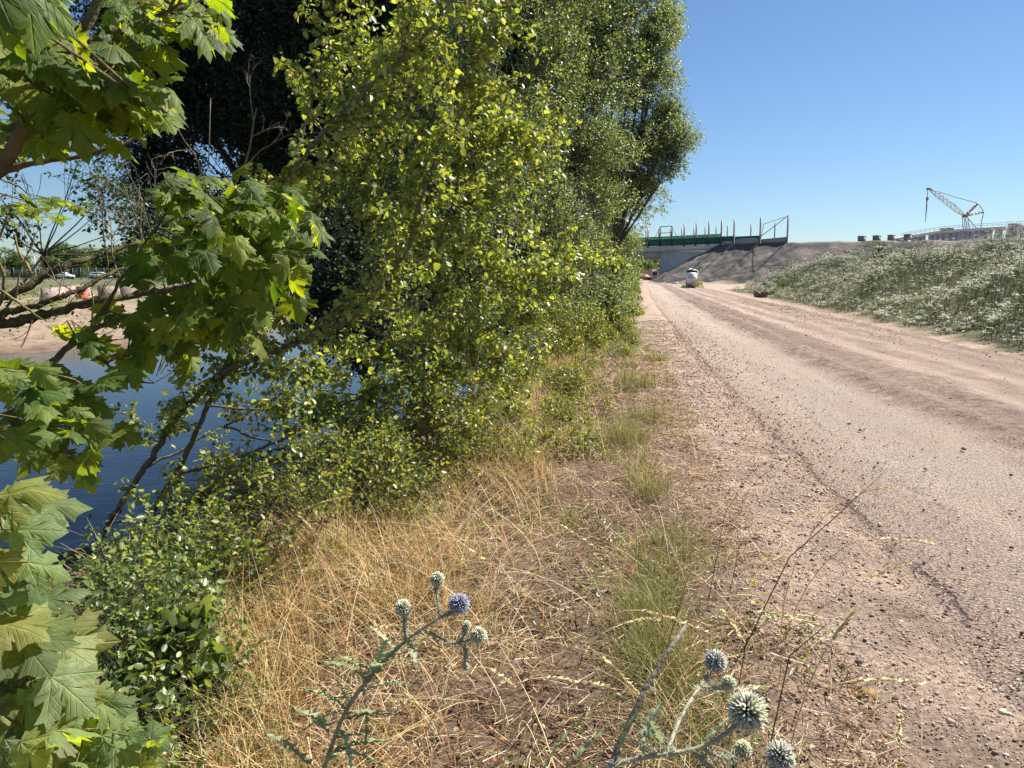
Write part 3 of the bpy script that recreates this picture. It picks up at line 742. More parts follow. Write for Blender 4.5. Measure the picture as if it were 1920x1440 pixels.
def crown_plant(name, label, cat, base, lobes, dens, tl, m, leaf, cols, wts=None, seed=1, mat=None, bark=(.10, .085, .07), trunk_r=.06, gap=-.35, gapf=1.6,
                group=None, droop=.3, stick_r=.0035, stems=1, wx=1.0, up=.7, flat=.75, kids=('foliage', 'branches'), ym=False, forkf=.35):
    r = np.random.default_rng(seed)
    if ym: base = (base[0], float(YM(base[1])))
    base = np.array([base[0], base[1], float(H(base[0], base[1])) - .05])
    e = empty(name, base, label, cat, group)
    Bs, Ds, Ls = [], [], []; mb = MB()
    for li, (c, R) in enumerate(lobes):
        c = np.array(c, float); n = int(dens * R * R * 12)
        u = norm(r.normal(size=(n, 3))); rr = R * r.uniform(0, 1, n) ** .45
        p = c + u * rr[:, None] * np.array([1, 1, .92]) * (1 + .22 * nz(u * 3 + c, 1.0, seed + li))[:, None]
        keep = nz(p, gapf / max(R, .35), seed + 50) > gap
        keep &= p[:, 2] > H(p[:, 0], p[:, 1], False) + .02
        p, u = p[keep], u[keep]; n = len(p)
        d = norm(u * .7 + r.normal(0, .45, (n, 3)) + np.array([0, 0, .25]))
        Bs.append(p); Ds.append(d); Ls.append(tl * r.uniform(.5, 1.3, n))
        fk = None
        if stems == 1:
            cz = np.mean([np.array(q[0]) for q in lobes], 0); fk = base * (1 - forkf) + cz * forkf; fk[2] = base[2] + (min(np.array(q[0])[2] for q in lobes) - base[2]) * (.6 if forkf < .5 else 1)
            if li == 0:
                t_ = np.linspace(0, 1, 9)[:, None]; tp = base * (1 - t_) + fk * t_ + r.normal(0, trunk_r * .25, (9, 3)); tp[0] = base; tp[-1] = fk
                mb.tube(tp, np.linspace(trunk_r * 1.25, trunk_r * .8, 9), 10, bark, wob=.1, rng=r)
        st = fk if fk is not None else base + np.array([r.uniform(-.25, .25), r.uniform(-.25, .25), 0]) * (stems > 1) * 2
        mid = st * .5 + c * .5 + r.normal(0, .12 * R, 3); mid[2] = st[2] + (c[2] - st[2]) * .45
        k = trunk_r * (.45 + .5 * R / max(q[1] for q in lobes)) * (.62 if stems == 1 else 1)
        t_ = np.linspace(0, 1, 7)[:, None]; pts = st * (1 - t_) ** 2 + 2 * mid * t_ * (1 - t_) + c * t_ ** 2 + r.normal(0, .02 * R, (7, 3)); pts[0] = st
        mb.tube(pts, np.linspace(k, k * .25, 7), 7, bark, wob=.12, rng=r)
        for b in range(int(7 + 5 * R)):
            ee = c + norm(r.normal(size=3)) * R * r.uniform(.6, 1.0); s_ = pts[r.integers(3, 7)]
            mm = (s_ + ee) / 2 + r.normal(0, .09 * R, 3)
            q = np.array([s_, s_ * .45 + mm * .55, mm, mm * .5 + ee * .5 + r.normal(0, .03 * R, 3), ee]); mb.tube(q, np.linspace(k * .28, .004, 5), 5, bark)
    B = np.concatenate(Bs); D = np.concatenate(Ds); L = np.concatenate(Ls)
    V, f, s, c_, uv = leaf_twigs(r, B, D, L, m, leaf, cols, wts, droop, up, flat, wx=wx)
    mesh_np(kids[0], V, f, s, mat or M_leaf, e, c_)
    bv = np.concatenate(mb.v); bf = [i for q in mb.f for i in q]; bs = [len(q) for q in mb.f]; bc = np.concatenate(mb.c)
    if stick_r:
        E = B + D * L[:, None] + np.array([0, 0, -.3 * droop]) * L[:, None]
        sk = sticks(B - D * L[:, None] * .4, E, stick_r, np.array(bark) * 1.2)
        bv, bf, bs, bc, _ = merge([(bv, np.array(bf), np.array(bs), bc), sk])
    mesh_np(kids[1], bv, bf, bs, M_bark, e, bc)
    return e

def lob(*L): return [(P(x, y, t), R) for x, y, t, R in L]
def lobg(*L):
    """lobe centres a given height above the terrain they grow on"""
    out = []
    for x, y, h, R in L:
        t = np.linspace(1.2, 60, 3000); a = (x - 960) / FPX; b = (720 - y) / FPX
        Q = np.stack([a * t, (cp + b * sp) * t, CAMZ + (b * cp - sp) * t], 1); i = np.argmax(Q[:, 2] - H(Q[:, 0], Q[:, 1], False) < h)
        out.append((Q[i], R))
    return out

# ---- tall dark trees over the pond
crown_plant('dark_tree', 'tall dense tree overhanging the pond, deep shade painted into its dark leaves', 'tree', (-3.2, 10.5),
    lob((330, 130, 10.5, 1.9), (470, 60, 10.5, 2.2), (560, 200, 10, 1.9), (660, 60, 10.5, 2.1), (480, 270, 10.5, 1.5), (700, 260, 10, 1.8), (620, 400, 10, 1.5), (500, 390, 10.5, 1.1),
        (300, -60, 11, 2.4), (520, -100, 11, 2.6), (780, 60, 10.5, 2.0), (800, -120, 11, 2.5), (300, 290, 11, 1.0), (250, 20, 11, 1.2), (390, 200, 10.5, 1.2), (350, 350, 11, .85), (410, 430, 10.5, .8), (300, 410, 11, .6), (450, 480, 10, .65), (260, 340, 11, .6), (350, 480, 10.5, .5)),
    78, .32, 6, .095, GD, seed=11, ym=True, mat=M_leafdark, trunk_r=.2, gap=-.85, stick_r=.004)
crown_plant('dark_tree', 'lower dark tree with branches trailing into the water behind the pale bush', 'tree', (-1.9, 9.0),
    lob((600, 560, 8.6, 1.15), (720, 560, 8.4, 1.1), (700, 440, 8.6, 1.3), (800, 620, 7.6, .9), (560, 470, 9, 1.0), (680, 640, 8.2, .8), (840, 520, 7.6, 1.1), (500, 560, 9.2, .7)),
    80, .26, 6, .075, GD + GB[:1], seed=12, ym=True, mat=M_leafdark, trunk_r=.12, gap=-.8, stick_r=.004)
crown_plant('dark_tree', 'added backing of dark foliage behind the roadside hedge, darkening its gaps', 'tree', (-.6, 13.5),  # added dark backing that turns the hedge's see-through gaps black
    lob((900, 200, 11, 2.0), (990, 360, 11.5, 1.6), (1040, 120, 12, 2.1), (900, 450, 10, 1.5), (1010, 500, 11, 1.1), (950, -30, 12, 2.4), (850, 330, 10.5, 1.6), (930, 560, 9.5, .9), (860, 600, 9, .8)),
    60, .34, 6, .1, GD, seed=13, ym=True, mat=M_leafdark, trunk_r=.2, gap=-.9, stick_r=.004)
# ---- hedge row along the road, near to far
crown_plant('hedge_shrub', 'tall leafy shrub right behind the pale bush, nearest of the roadside hedge', 'shrub', (-.9, 6.0),
    lob((820, 520, 5.4, .85), (900, 400, 5.5, .9), (830, 250, 5.8, 1.0), (930, 120, 6.0, 1.0), (760, 640, 4.9, .55), (900, -40, 6.3, 1.1), (880, 620, 5.0, .55), (760, 380, 5.7, .8)),
    150, .24, 7, .052, GH, W1, seed=21, ym=True, trunk_r=.05, stems=3, gap=.08, gapf=3.6)
crown_plant('hedge_shrub', 'second shrub of the roadside hedge with long upright shoots', 'shrub', (.4, 8.0),
    lob((1000, 330, 7.0, .95), (1045, 150, 7.4, 1.1), (1000, 490, 6.8, .9), (1070, 400, 7.4, .85), (1010, -20, 7.8, 1.3), (960, 600, 6.2, .6), (1060, 520, 7.2, .7), (930, 250, 7, .9)),
    155, .24, 7, .052, GH, W1, seed=22, ym=True, trunk_r=.06, stems=3, gap=.05, gapf=3.6)
crown_plant('hedge_shrub', 'third shrub of the roadside hedge, under the tall tree', 'shrub', (1.9, 11.0),
    lob((1110, 520, 10, 1.0), (1120, 400, 10.4, 1.15), (1100, 270, 11, 1.5), (1140, 570, 10.5, .7), (1075, 590, 8.8, .6), (1120, 130, 11.5, 1.5), (1040, 430, 9.5, 1.1)),
    135, .26, 7, .06, GF, W1, seed=23, ym=True, trunk_r=.07, stems=3, gap=0, gapf=3.6, stick_r=.003)
crown_plant('hedge_shrub', 'fourth shrub of the roadside hedge, beside the bend', 'shrub', (4.0, 16.5),
    lob((1140, 480, 15, 1.1), (1140, 560, 15, .85), (1152, 400, 16, 1.1), (1165, 535, 16.5, .7), (1150, 330, 16, 1.5), (1180, 575, 17, .5)),
    85, .3, 7, .075, GF, W1, seed=24, ym=True, trunk_r=.08, stems=3, gap=-.35, gapf=3, stick_r=0)
crown_plant('hedge_shrub', 'farthest shrub of the roadside hedge, hiding the bridge end', 'shrub', (8.0, 29.0),
    lob((1158, 500, 27, 1.4), (1158, 455, 27, 1.4), (1168, 536, 28, .8), (1150, 400, 27, 2.0), (1180, 524, 34, .7)),
    60, .4, 6, .11, GF, W1, seed=25, ym=True, trunk_r=.1, stems=3, gap=-.7, stick_r=0)
crown_plant('ash_tree', 'tall grey green tree at the right end of the foliage reaching into the sky', 'tree', (3.6, 15.5),
    lob((1180, 40, 14.5, 1.6), (1200, 165, 15, 1.3), (1240, 262, 15, 1.0), (1280, 258, 15, .62), (1255, 215, 15, .6), (1258, 305, 15, .55), (1228, 130, 15, .8), (1240, 40, 15, .75), (1180, 280, 15, 1.2), (1140, -110, 15.5, 2.6), (1205, 365, 15.5, .75), (1110, 70, 16, 2.2),
        (1060, -20, 16, 2.6), (1225, 70, 15, .8), (1240, -10, 15, .75), (1218, 330, 15, .6), (1130, 300, 16, 1.7)),
    110, .30, 7, .085, GB, seed=26, ym=True, trunk_r=.12, gap=-.45, gapf=3.4, wx=.8, stick_r=.002)
# ---- low growth along the verge
for i, (bx, by, lb, L_) in enumerate((
    (.1, 6.0, 'yellow green bramble spilling onto the grass, nearest of the low brambles', ((1000, 640, 5.9, .42), (950, 690, 5.3, .35), (1040, 600, 6.3, .4), (900, 740, 4.7, .28))),
    (1.0, 8.2, 'second low bramble beside the road under the hedge', ((1090, 610, 7.8, .5), (1120, 640, 7.9, .32), (1060, 660, 6.9, .32))),
    (2.3, 11.0, 'third low bramble along the hedge foot', ((1140, 600, 10.5, .5), (1165, 615, 10.6, .32), (1130, 640, 9.2, .32))),
    (4.4, 16.5, 'fourth low bramble along the hedge foot', ((1175, 585, 15.5, .5), (1192, 590, 15.8, .3))),
    (7.5, 25.5, 'farthest low bramble where the hedge meets the road', ((1188, 560, 25, .5), (1180, 568, 24, .6), (1184, 545, 33, .7))))):
    crown_plant('bramble', lb, 'bramble', (bx, by), lob(*L_), 260, .14, 6, .034 + .012 * i, GY, seed=30 + i, trunk_r=.012, stems=4, gap=-.2, gapf=2.5, ym=True, group='low brambles along the hedge foot', stick_r=.0022)
crown_plant('bramble', 'sparse trailing bramble with yellowish leaves among the straw, spread over the verge', 'bramble', (.35, 11.0),
    lobg((1000, 720, .15, .3), (1080, 690, .15, .32), (1120, 650, .15, .3), (1160, 660, .12, .25), (950, 800, .12, .25), (1050, 790, .1, .28), (1090, 850, .06, .22), (1000, 850, .08, .2), (1170, 620, .2, .3), (1110, 760, .1, .24), (1180, 640, .12, .25), (1020, 640, .25, .35), (900, 860, .12, .22), (960, 870, .06, .2), (1150, 720, .1, .22), (880, 920, .05, .18), (1060, 720, .2, .3)),
    520, .16, 6, .03, GY, seed=44, trunk_r=.006, stems=4, gap=-.1, gapf=3.0, stick_r=.0018)
# ---- bank shrubs below the pale bush
crown_plant('bank_shrub', 'small leaved shrub covering the bank above the dark water', 'shrub', (-1.6, 6.5),
    lobg((620, 930, .3, .34), (700, 900, .35, .34), (540, 990, .3, .32), (780, 850, .4, .36), (480, 940, .35, .3), (810, 800, .55, .32), (580, 880, .6, .25), (560, 1040, .2, .26), (470, 1030, .3, .28), (740, 900, .2, .28), (640, 1000, .15, .22), (860, 840, .2, .24), (930, 790, .15, .2), (960, 740, .2, .2)),
    430, .2, 7, .030, GY, seed=41, trunk_r=.012, stems=5, gap=.25, gapf=3.2, stick_r=.0018)
crown_plant('bank_shrub', 'ivy leaved shrub low on the bank beside the maple seedlings', 'shrub', (-1.9, 4.0),
    lobg((330, 1080, .3, .26), (420, 1110, .25, .26), (250, 1170, .3, .2), (360, 1210, .25, .25), (460, 1080, .2, .22), (270, 1280, .3, .24), (330, 1340, .2, .2), (200, 1110, .3, .14), (400, 1000, .35, .2), (420, 1190, .12, .18), (180, 1200, .4, .24), (380, 1290, .12, .18), (240, 1380, .25, .2)),
    560, .18, 7, .028, [(.12, .18, .05), (.19, .25, .07), (.27, .31, .11), (.06, .10, .03)], seed=42, mat=M_leaf, trunk_r=.012, stems=4, gap=.3, gapf=3.0, stick_r=.0016)

# ---- the pale bush: explicit limbs, side shoots and leaves
def limb_plant(name, label, cat, base, limbs, seed, step, sub_len, leaf, m, cols, wts, bark, fol_mat, up_bias=.5, skip=0.0, r0=1.0, spur=4, T=LEAF_T, F=LEAF_F):
    r = np.random.default_rng(seed); e = empty(name, base, label, cat); mb = MB(); Bs, Ds, Ls = [], [], []
    for pts, ra, rb in limbs:
        pts = np.array([P(*q) if len(q) == 3 else q[1] for q in pts]); k = len(pts)
        seg = np.linalg.norm(np.diff(pts, axis=0), axis=1); s = np.concatenate([[0], np.cumsum(seg)]); n = max(int(s[-1] / .06), 6)
        si = np.linspace(0, s[-1], n); Q = np.stack([np.interp(si, s, pts[:, a]) for a in range(3)], 1)
        for _ in range(3): Q[1:-1] = (Q[:-2] + Q[1:-1] * 2 + Q[2:]) / 4
        Q += r.normal(0, .006, Q.shape); mb.tube(Q, np.linspace(ra, rb, n), 8, bark, wob=.12, rng=r)
        u = r.uniform(0, step)
        while u < s[-1]:
            f = u / s[-1]; j = min(int(f * (n - 1)), n - 2); p0 = Q[j]; T_ = norm(Q[j + 1] - Q[j])
            if f > skip:
                d = norm(T_ * .5 + norm(r.normal(size=3)) * .9 + np.array([0, 0, up_bias])); Ls_ = sub_len * r.uniform(.4, 1.3)
                q = [p0]; dd = d
                for a in range(5): dd = norm(dd + r.normal(0, .16, 3) + np.array([0, 0, -.03])); q.append(q[-1] + dd * Ls_ / 5)
                q = np.array(q); mb.tube(q, np.linspace(max(rb, .0045) * .8, .0014, 6), 4, bark, cap=False)
                for a in range(1, 6):
                    for b in range(spur):
                        g = r.uniform(0, 1); Bs.append(q[a - 1] * (1 - g) + q[a] * g); Ds.append(norm(norm(q[a] - q[a - 1]) * .5 + norm(r.normal(size=3)) * .8 + np.array([0, 0, .2]))); Ls.append(r.uniform(.03, .13))
            u += step * r.uniform(.5, 1.5)
    B = np.array(Bs); D = np.array(Ds); L = np.array(Ls)
    V, f, s, c_, uv = leaf_twigs(r, B, D, L, m, leaf, cols, wts, .5, .55, .8, T=T, F=F, wx=1.05)
    mesh_np('foliage', V, f, s, fol_mat, e, c_)
    bv = np.concatenate(mb.v); bf = np.array([i for q in mb.f for i in q]); bs = np.array([len(q) for q in mb.f]); bc = np.concatenate(mb.c)
    bv, bf, bs, bc, _ = merge([(bv, bf, bs, bc), sticks(B, B + D * L[:, None], .0014, np.array(bark) * 1.3)])
    mesh_np('branches', bv, bf, bs, M_bark, e, bc)
    return e
PB = (.15, .125, .095)
pear_limbs = [
    ([(120, 1130, 3.0), (205, 980, 2.9), (270, 880, 2.85), (330, 780, 2.75), (420, 695, 2.7), (560, 642, 2.6), (660, 600, 2.5), (760, 480, 2.45), (800, 340, 2.4), (850, 200, 2.5)], .028, .006),
    ([(235, 1040, 2.85), (330, 890, 2.8), (390, 760, 2.75), (440, 660, 2.7), (500, 540, 2.6), (545, 330, 2.45), (600, 250, 2.4), (700, 160, 2.4), (790, 75, 2.4), (880, -50, 2.5)], .022, .009),
    ([(560, 642, 2.6), (700, 520, 2.6), (850, 430, 2.75), (960, 330, 2.9), (1040, 220, 3.1)], .012, .004),
    ([(545, 330, 2.45), (590, 170, 2.5), (625, 40, 2.5), (650, -60, 2.5)], .010, .004),
    ([(600, 250, 2.4), (740, 230, 2.6), (860, 150, 2.75), (950, 50, 2.9), (1000, -60, 3.0)], .010, .004),
    ([(660, 600, 2.5), (790, 570, 2.8), (920, 550, 3.0), (1050, 500, 3.3), (1120, 470, 3.5)], .010, .004),
    ([(330, 890, 2.8), (480, 850, 2.8), (640, 760, 2.85), (760, 720, 2.9), (860, 690, 3.0), (950, 680, 3.1)], .012, .004),
    ([(480, 850, 2.8), (600, 830, 2.9), (720, 820, 3.0), (830, 800, 3.2)], .008, .003),
    ([(270, 880, 2.85), (420, 800, 3.0), (560, 720, 3.1), (700, 660, 3.2), (830, 620, 3.3)], .010, .004),
    ([(500, 540, 2.6), (640, 440, 2.7), (760, 340, 2.8), (880, 290, 2.9), (980, 260, 3.0)], .010, .004),
    ([(500, 540, 2.6), (590, 460, 2.7), (680, 330, 2.8), (740, 160, 2.8), (800, -20, 2.9)], .010, .004),
    ([(560, 642, 2.6), (560, 500, 2.7), (600, 380, 2.8), (660, 250, 2.9), (690, 100, 3.0)], .010, .004),
    ([(660, 600, 2.5), (740, 640, 2.7), (840, 640, 2.9), (930, 620, 3.1), (1020, 600, 3.3)], .009, .004),
    ([(480, 850, 2.8), (600, 900, 2.7), (720, 930, 2.75)], .008, .003), ([(330, 960, 2.8), (450, 965, 2.6), (600, 985, 2.5)], .007, .003),
    ([(420, 800, 3.0), (560, 850, 2.9), (700, 870, 2.9), (840, 850, 3.0)], .009, .003), ([(560, 720, 3.1), (700, 750, 3.1), (840, 780, 3.2), (920, 800, 3.2)], .009, .003),
    ([(700, 660, 3.2), (820, 700, 3.3), (940, 710, 3.5), (1010, 700, 3.6)], .008, .003), ([(640, 440, 2.7), (760, 450, 2.8), (870, 480, 3.0), (960, 470, 3.1)], .008, .003),
    ([(700, 520, 2.6), (780, 400, 2.7), (860, 310, 2.8), (930, 180, 2.9)], .008, .003), ([(390, 760, 2.75), (500, 770, 2.8), (620, 800, 2.8), (700, 820, 2.8)], .008, .003),
    ([(205, 980, 2.9), (330, 960, 2.8), (430, 900, 2.8), (520, 880, 2.8)], .007, .003),
]
limb_plant('pale_bush', 'large loose bush with small bright leaves leaning over the pond in the middle', 'bush', (P(130, 1130, 3.0)[0], P(130, 1130, 3.0)[1], P(130, 1130, 3.0)[2] - .1),
    pear_limbs, 51, .060, .38, .047, 3, [(.21, .265, .06), (.30, .335, .09), (.11, .16, .035), (.38, .39, .13), (.40, .31, .12)], [.40, .33, .2, .06, .01], PB, M_leaf, skip=.30)
limb_plant('thorny_stem', 'bare reddish brown thorny stem leaning up from the dry grass before the bush', 'stem', P(715, 1045, 2.5),
    [([(715, 1045, 2.5), (775, 910, 2.6), (837, 781, 2.7), (881, 712, 2.75), (905, 640, 2.8)], .0065, .003)], 52, .2, .16, .022, 1, G1, W1, (.2, .13, .09), M_leaf, spur=1)

# ---- maple branches on the left
def maple(name, label, base, limbs, clusters, seed, cols, bark, msize=.7, mcount=1.3):
    r = np.random.default_rng(seed); e = empty(name, base, label, 'maple'); mb = MB(); Qs = []
    for pts, ra, rb in limbs:
        pts = np.array([P(*q) for q in pts]); seg = np.linalg.norm(np.diff(pts, axis=0), axis=1); s = np.concatenate([[0], np.cumsum(seg)]); n = max(int(s[-1] / .03), 6)
        si = np.linspace(0, s[-1], n); Q = np.stack([np.interp(si, s, pts[:, a]) for a in range(3)], 1)
        for _ in range(4): Q[1:-1] = (Q[:-2] + Q[1:-1] * 2 + Q[2:]) / 4
        Q += r.normal(0, .0025, Q.shape); mb.tube(Q, np.linspace(ra, rb, n) * r.uniform(.9, 1.12, n), 9, bark, wob=.14, rng=r); Qs.append(Q)
    allQ = np.concatenate(Qs); parts = []; pb, pe = [], []
    for (x, y, t, rx, ry, n, size, d0, n0, spread) in clusters:
        size *= msize; n = int(n * mcount); rx *= 1.12; ry *= 1.12; spread *= 1.25
        ns = max(2, n // 7)
        cen = np.stack([P(x + r.normal(0, rx * .45), y + r.normal(0, ry * .45), t * r.uniform(.88, 1.12)) for _ in range(ns)])
        for c in cen:
            j = np.argmin(np.linalg.norm(allQ - c, axis=1)); a = allQ[j]; mid = (a + c) / 2 + r.normal(0, .02, 3)
            if np.linalg.norm(a - c) < 1.2: mb.tube(np.array([a, a * .4 + mid * .6, mid * .5 + c * .5, c]), np.linspace(.0045, .0018, 4), 5, bark, cap=False)
        pos = np.stack([P(x + rx * r.uniform(-1, 1), y + ry * r.uniform(-1, 1), t * r.uniform(.84, 1.16)) for _ in range(n)])
        D = norm(np.array(d0) + r.normal(0, spread, (n, 3))); Nn = norm(np.array(n0) + r.normal(0, spread, (n, 3)))
        sz = size * r.uniform(.55, 1.15, n)
        cc_ = palette(r, n, cols, .2); vi = r.integers(0, 4, n)
        for q in range(4):
            k_ = vi == q
            if k_.any(): parts.append(place(MAPLE_V[q], MAPLE_F, pos[k_], D[k_], Nn[k_], sz[k_], cc_[k_]))
        jj = [np.argmin(np.linalg.norm(cen - p, axis=1)) for p in pos]
        tgt = cen[jj]; v = tgt - pos; ln = np.linalg.norm(v, axis=1, keepdims=True); pb.append(pos + v * np.minimum(1, .11 / ln)); pe.append(pos)
    V, f, s, c_, uv = merge(parts)
    mesh_np('foliage', V, f, s, M_maple, e, c_, uv, smooth=True)
    bv = np.concatenate(mb.v); bf = np.array([i for q in mb.f for i in q]); bs = np.array([len(q) for q in mb.f]); bc = np.concatenate(mb.c)
    B, E = np.concatenate(pb), np.concatenate(pe)
    bv, bf, bs, bc, _ = merge([(bv, bf, bs, bc), sticks(B, E, .0013, (.14, .13, .04), .8)])
    mesh_np('branches', bv, bf, bs, M_bark, e, bc, smooth=True)
    return e
MC = [(.09, .14, .02), (.13, .18, .025), (.06, .10, .018), (.17, .21, .03)]
DR = (.55, -.15, -.5); NR = (.35, -.15, 1.0)
maple('maple_tree', 'maple bough hanging into the top left corner with lit yellow green leaves', P(-160, 420, 1.0),
    [([(-160, 420, 1.05), (-60, 370, 1.0), (0, 325, .97), (60, 215, .95), (110, 120, .95), (165, 40, .95), (205, -40, .95)], .019, .011),
     ([(130, 95, .95), (230, 50, .98), (320, 20, 1.0), (390, -10, 1.05)], .008, .003),
     ([(-60, 350, 1.3), (40, 308, 1.3), (150, 296, 1.3), (230, 272, 1.32), (290, 235, 1.35)], .011, .005),
     ([(60, 215, .95), (140, 190, .95), (220, 190, .95), (280, 200, .95)], .006, .003)],
    [(310, 15, 1.05, 95, 45, 34, .12, DR, NR, .3), (380, 40, 1.0, 30, 22, 8, .12, (.7, -.1, -.5), NR, .2), (180, 130, .98, 75, 60, 44, .12, DR, NR, .32), (255, 185, .98, 45, 30, 18, .12, (.7, -.1, -.45), NR, .22),
     (90, 180, 1.0, 95, 75, 46, .12, DR, NR, .35), (60, 60, .8, 70, 60, 20, .13, (.6, -.2, -.5), (.2, -.6, 1), .35), (30, -20, .5, 60, 40, 9, .14, (.6, -.2, -.5), (.1, -.5, 1), .3),
     (40, 230, 1.25, 75, 40, 26, .11, DR, NR, .4), (250, 90, 1.1, 60, 60, 20, .11, DR, NR, .35), (20, 380, 1.5, 80, 14, 14, .10, (.8, 0, -.2), (0, -.1, 1), .25), (60, 395, 1.7, 90, 18, 16, .10, (.8, .2, -.15), (0, -.1, 1), .25)],
    61, MC, (.13, .10, .055))
maple('maple_sapling', 'maple sapling reaching in from the left with dark and glowing leaves at middle height', P(-120, 760, 1.3),
    [([(-120, 760, 1.35), (-30, 735, 1.35), (80, 690, 1.33), (170, 620, 1.3), (250, 590, 1.28), (330, 560, 1.25), (420, 500, 1.22), (480, 460, 1.2), (540, 430, 1.2)], .013, .004),
     ([(170, 620, 1.3), (230, 520, 1.28), (290, 430, 1.25), (330, 380, 1.25), (345, 345, 1.25)], .007, .003),
     ([(330, 560, 1.25), (400, 580, 1.25), (470, 600, 1.25)], .005, .003), ([(250, 590, 1.28), (260, 650, 1.25), (200, 680, 1.2)], .005, .003)],
    [(390, 370, 1.25, 75, 38, 30, .115, (.65, -.1, -.35), (.3, -.1, 1), .32), (500, 380, 1.25, 70, 40, 34, .12, (.75, -.1, -.45), (.45, -.1, 1), .28), (550, 430, 1.22, 40, 35, 16, .12, (.8, -.1, -.6), (.6, -.1, .9), .22),
     (400, 440, 1.2, 95, 45, 36, .125, (.5, -.25, -.5), (.25, -.35, 1), .35), (470, 500, 1.15, 85, 50, 30, .13, (.35, -.3, -.75), (.2, -.6, .8), .35), (340, 520, 1.2, 80, 55, 26, .125, (.3, -.3, -.75), (.1, -.6, .8), .38),
     (400, 590, 1.2, 75, 45, 20, .12, (.4, -.2, -.75), (.2, -.5, .9), .4), (240, 610, 1.2, 60, 40, 14, .12, (.4, -.2, -.7), (.1, -.5, .9), .4), (300, 660, 1.2, 60, 35, 12, .11, (.4, -.3, -.6), (.1, -.4, 1), .4),
     (310, 470, 1.35, 60, 30, 16, .10, (.6, 0, -.3), (.2, -.1, 1), .35), (130, 600, 1.3, 25, 25, 4, .12, (.3, -.2, -.8), (.1, -.6, .8), .3)],
    62, MC, (.10, .085, .05))
maple('maple_seedling', 'pale maple seedling with broad leaves in the lower left corner', P(-60, 1500, .62) - np.array([0, 0, .25]),
    [([(-140, 1560, .62), (-60, 1440, .62), (0, 1330, .62), (60, 1220, .65), (100, 1150, .68)], .006, .003), ([(-60, 1440, .62), (60, 1400, .62), (150, 1370, .62)], .004, .002), ([(-140, 1560, .62), (-90, 1300, .6), (-60, 1100, .62), (-20, 960, .62)], .005, .003)],
    [(15, 960, .6, 40, 30, 5, .125, (.75, .15, -.15), (.1, -.7, 1), .2), (10, 1060, .62, 45, 25, 4, .12, (.8, .1, -.2), (.1, -.7, 1), .22), (35, 1170, .62, 60, 40, 10, .12, (.8, .2, -.25), (.1, -.6, 1), .25),
     (50, 1240, .62, 60, 50, 10, .12, (.7, -.2, -.4), (.15, -.5, 1), .3), (30, 1320, .6, 60, 50, 9, .12, (.7, -.2, -.4), (.1, -.7, 1), .3), (110, 1370, .62, 110, 50, 26, .075, (.6, -.3, -.3), (.1, -.5, 1), .45),
     (200, 1410, .62, 90, 40, 20, .07, (.6, -.3, -.3), (.1, -.5, 1), .45), (40, 1420, .56, 70, 30, 10, .10, (.6, -.3, -.3), (.1, -.6, 1), .4), (170, 1330, .7, 50, 30, 8, .07, (.6, -.3, -.3), (.1, -.5, 1), .4)],
    63, [(.15, .205, .08), (.20, .255, .11), (.12, .175, .07), (.23, .25, .08)], (.16, .14, .07), .62, 2.1)
maple('maple_seedling', 'maple shoot with wavy leaves at the left edge, above the lower seedling', P(-120, 900, 1.0),
    [([(-120, 900, 1.0), (-40, 800, 1.0), (40, 760, 1.0), (120, 740, 1.0), (180, 760, 1.0)], .006, .003), ([(-40, 800, 1.0), (40, 840, .98), (120, 850, .98)], .004, .002)],
    [(40, 710, 1.0, 70, 28, 18, .12, (.8, -.1, -.25), (.15, -.35, 1), .28), (120, 740, 1.0, 70, 25, 14, .11, (.8, -.1, -.3), (.2, -.4, 1), .28), (60, 790, .98, 80, 30, 14, .11, (.7, -.1, -.45), (.1, -.5, 1), .35), (140, 810, 1.0, 70, 22, 9, .10, (.7, -.1, -.45), (.1, -.5, 1), .35), (120, 860, 1.0, 50, 30, 7, .10, (.3, -.2, -.8), (.1, -.6, .8), .35)],
    64, [(.11, .165, .035), (.14, .19, .045), (.08, .13, .03)], (.12, .10, .06))

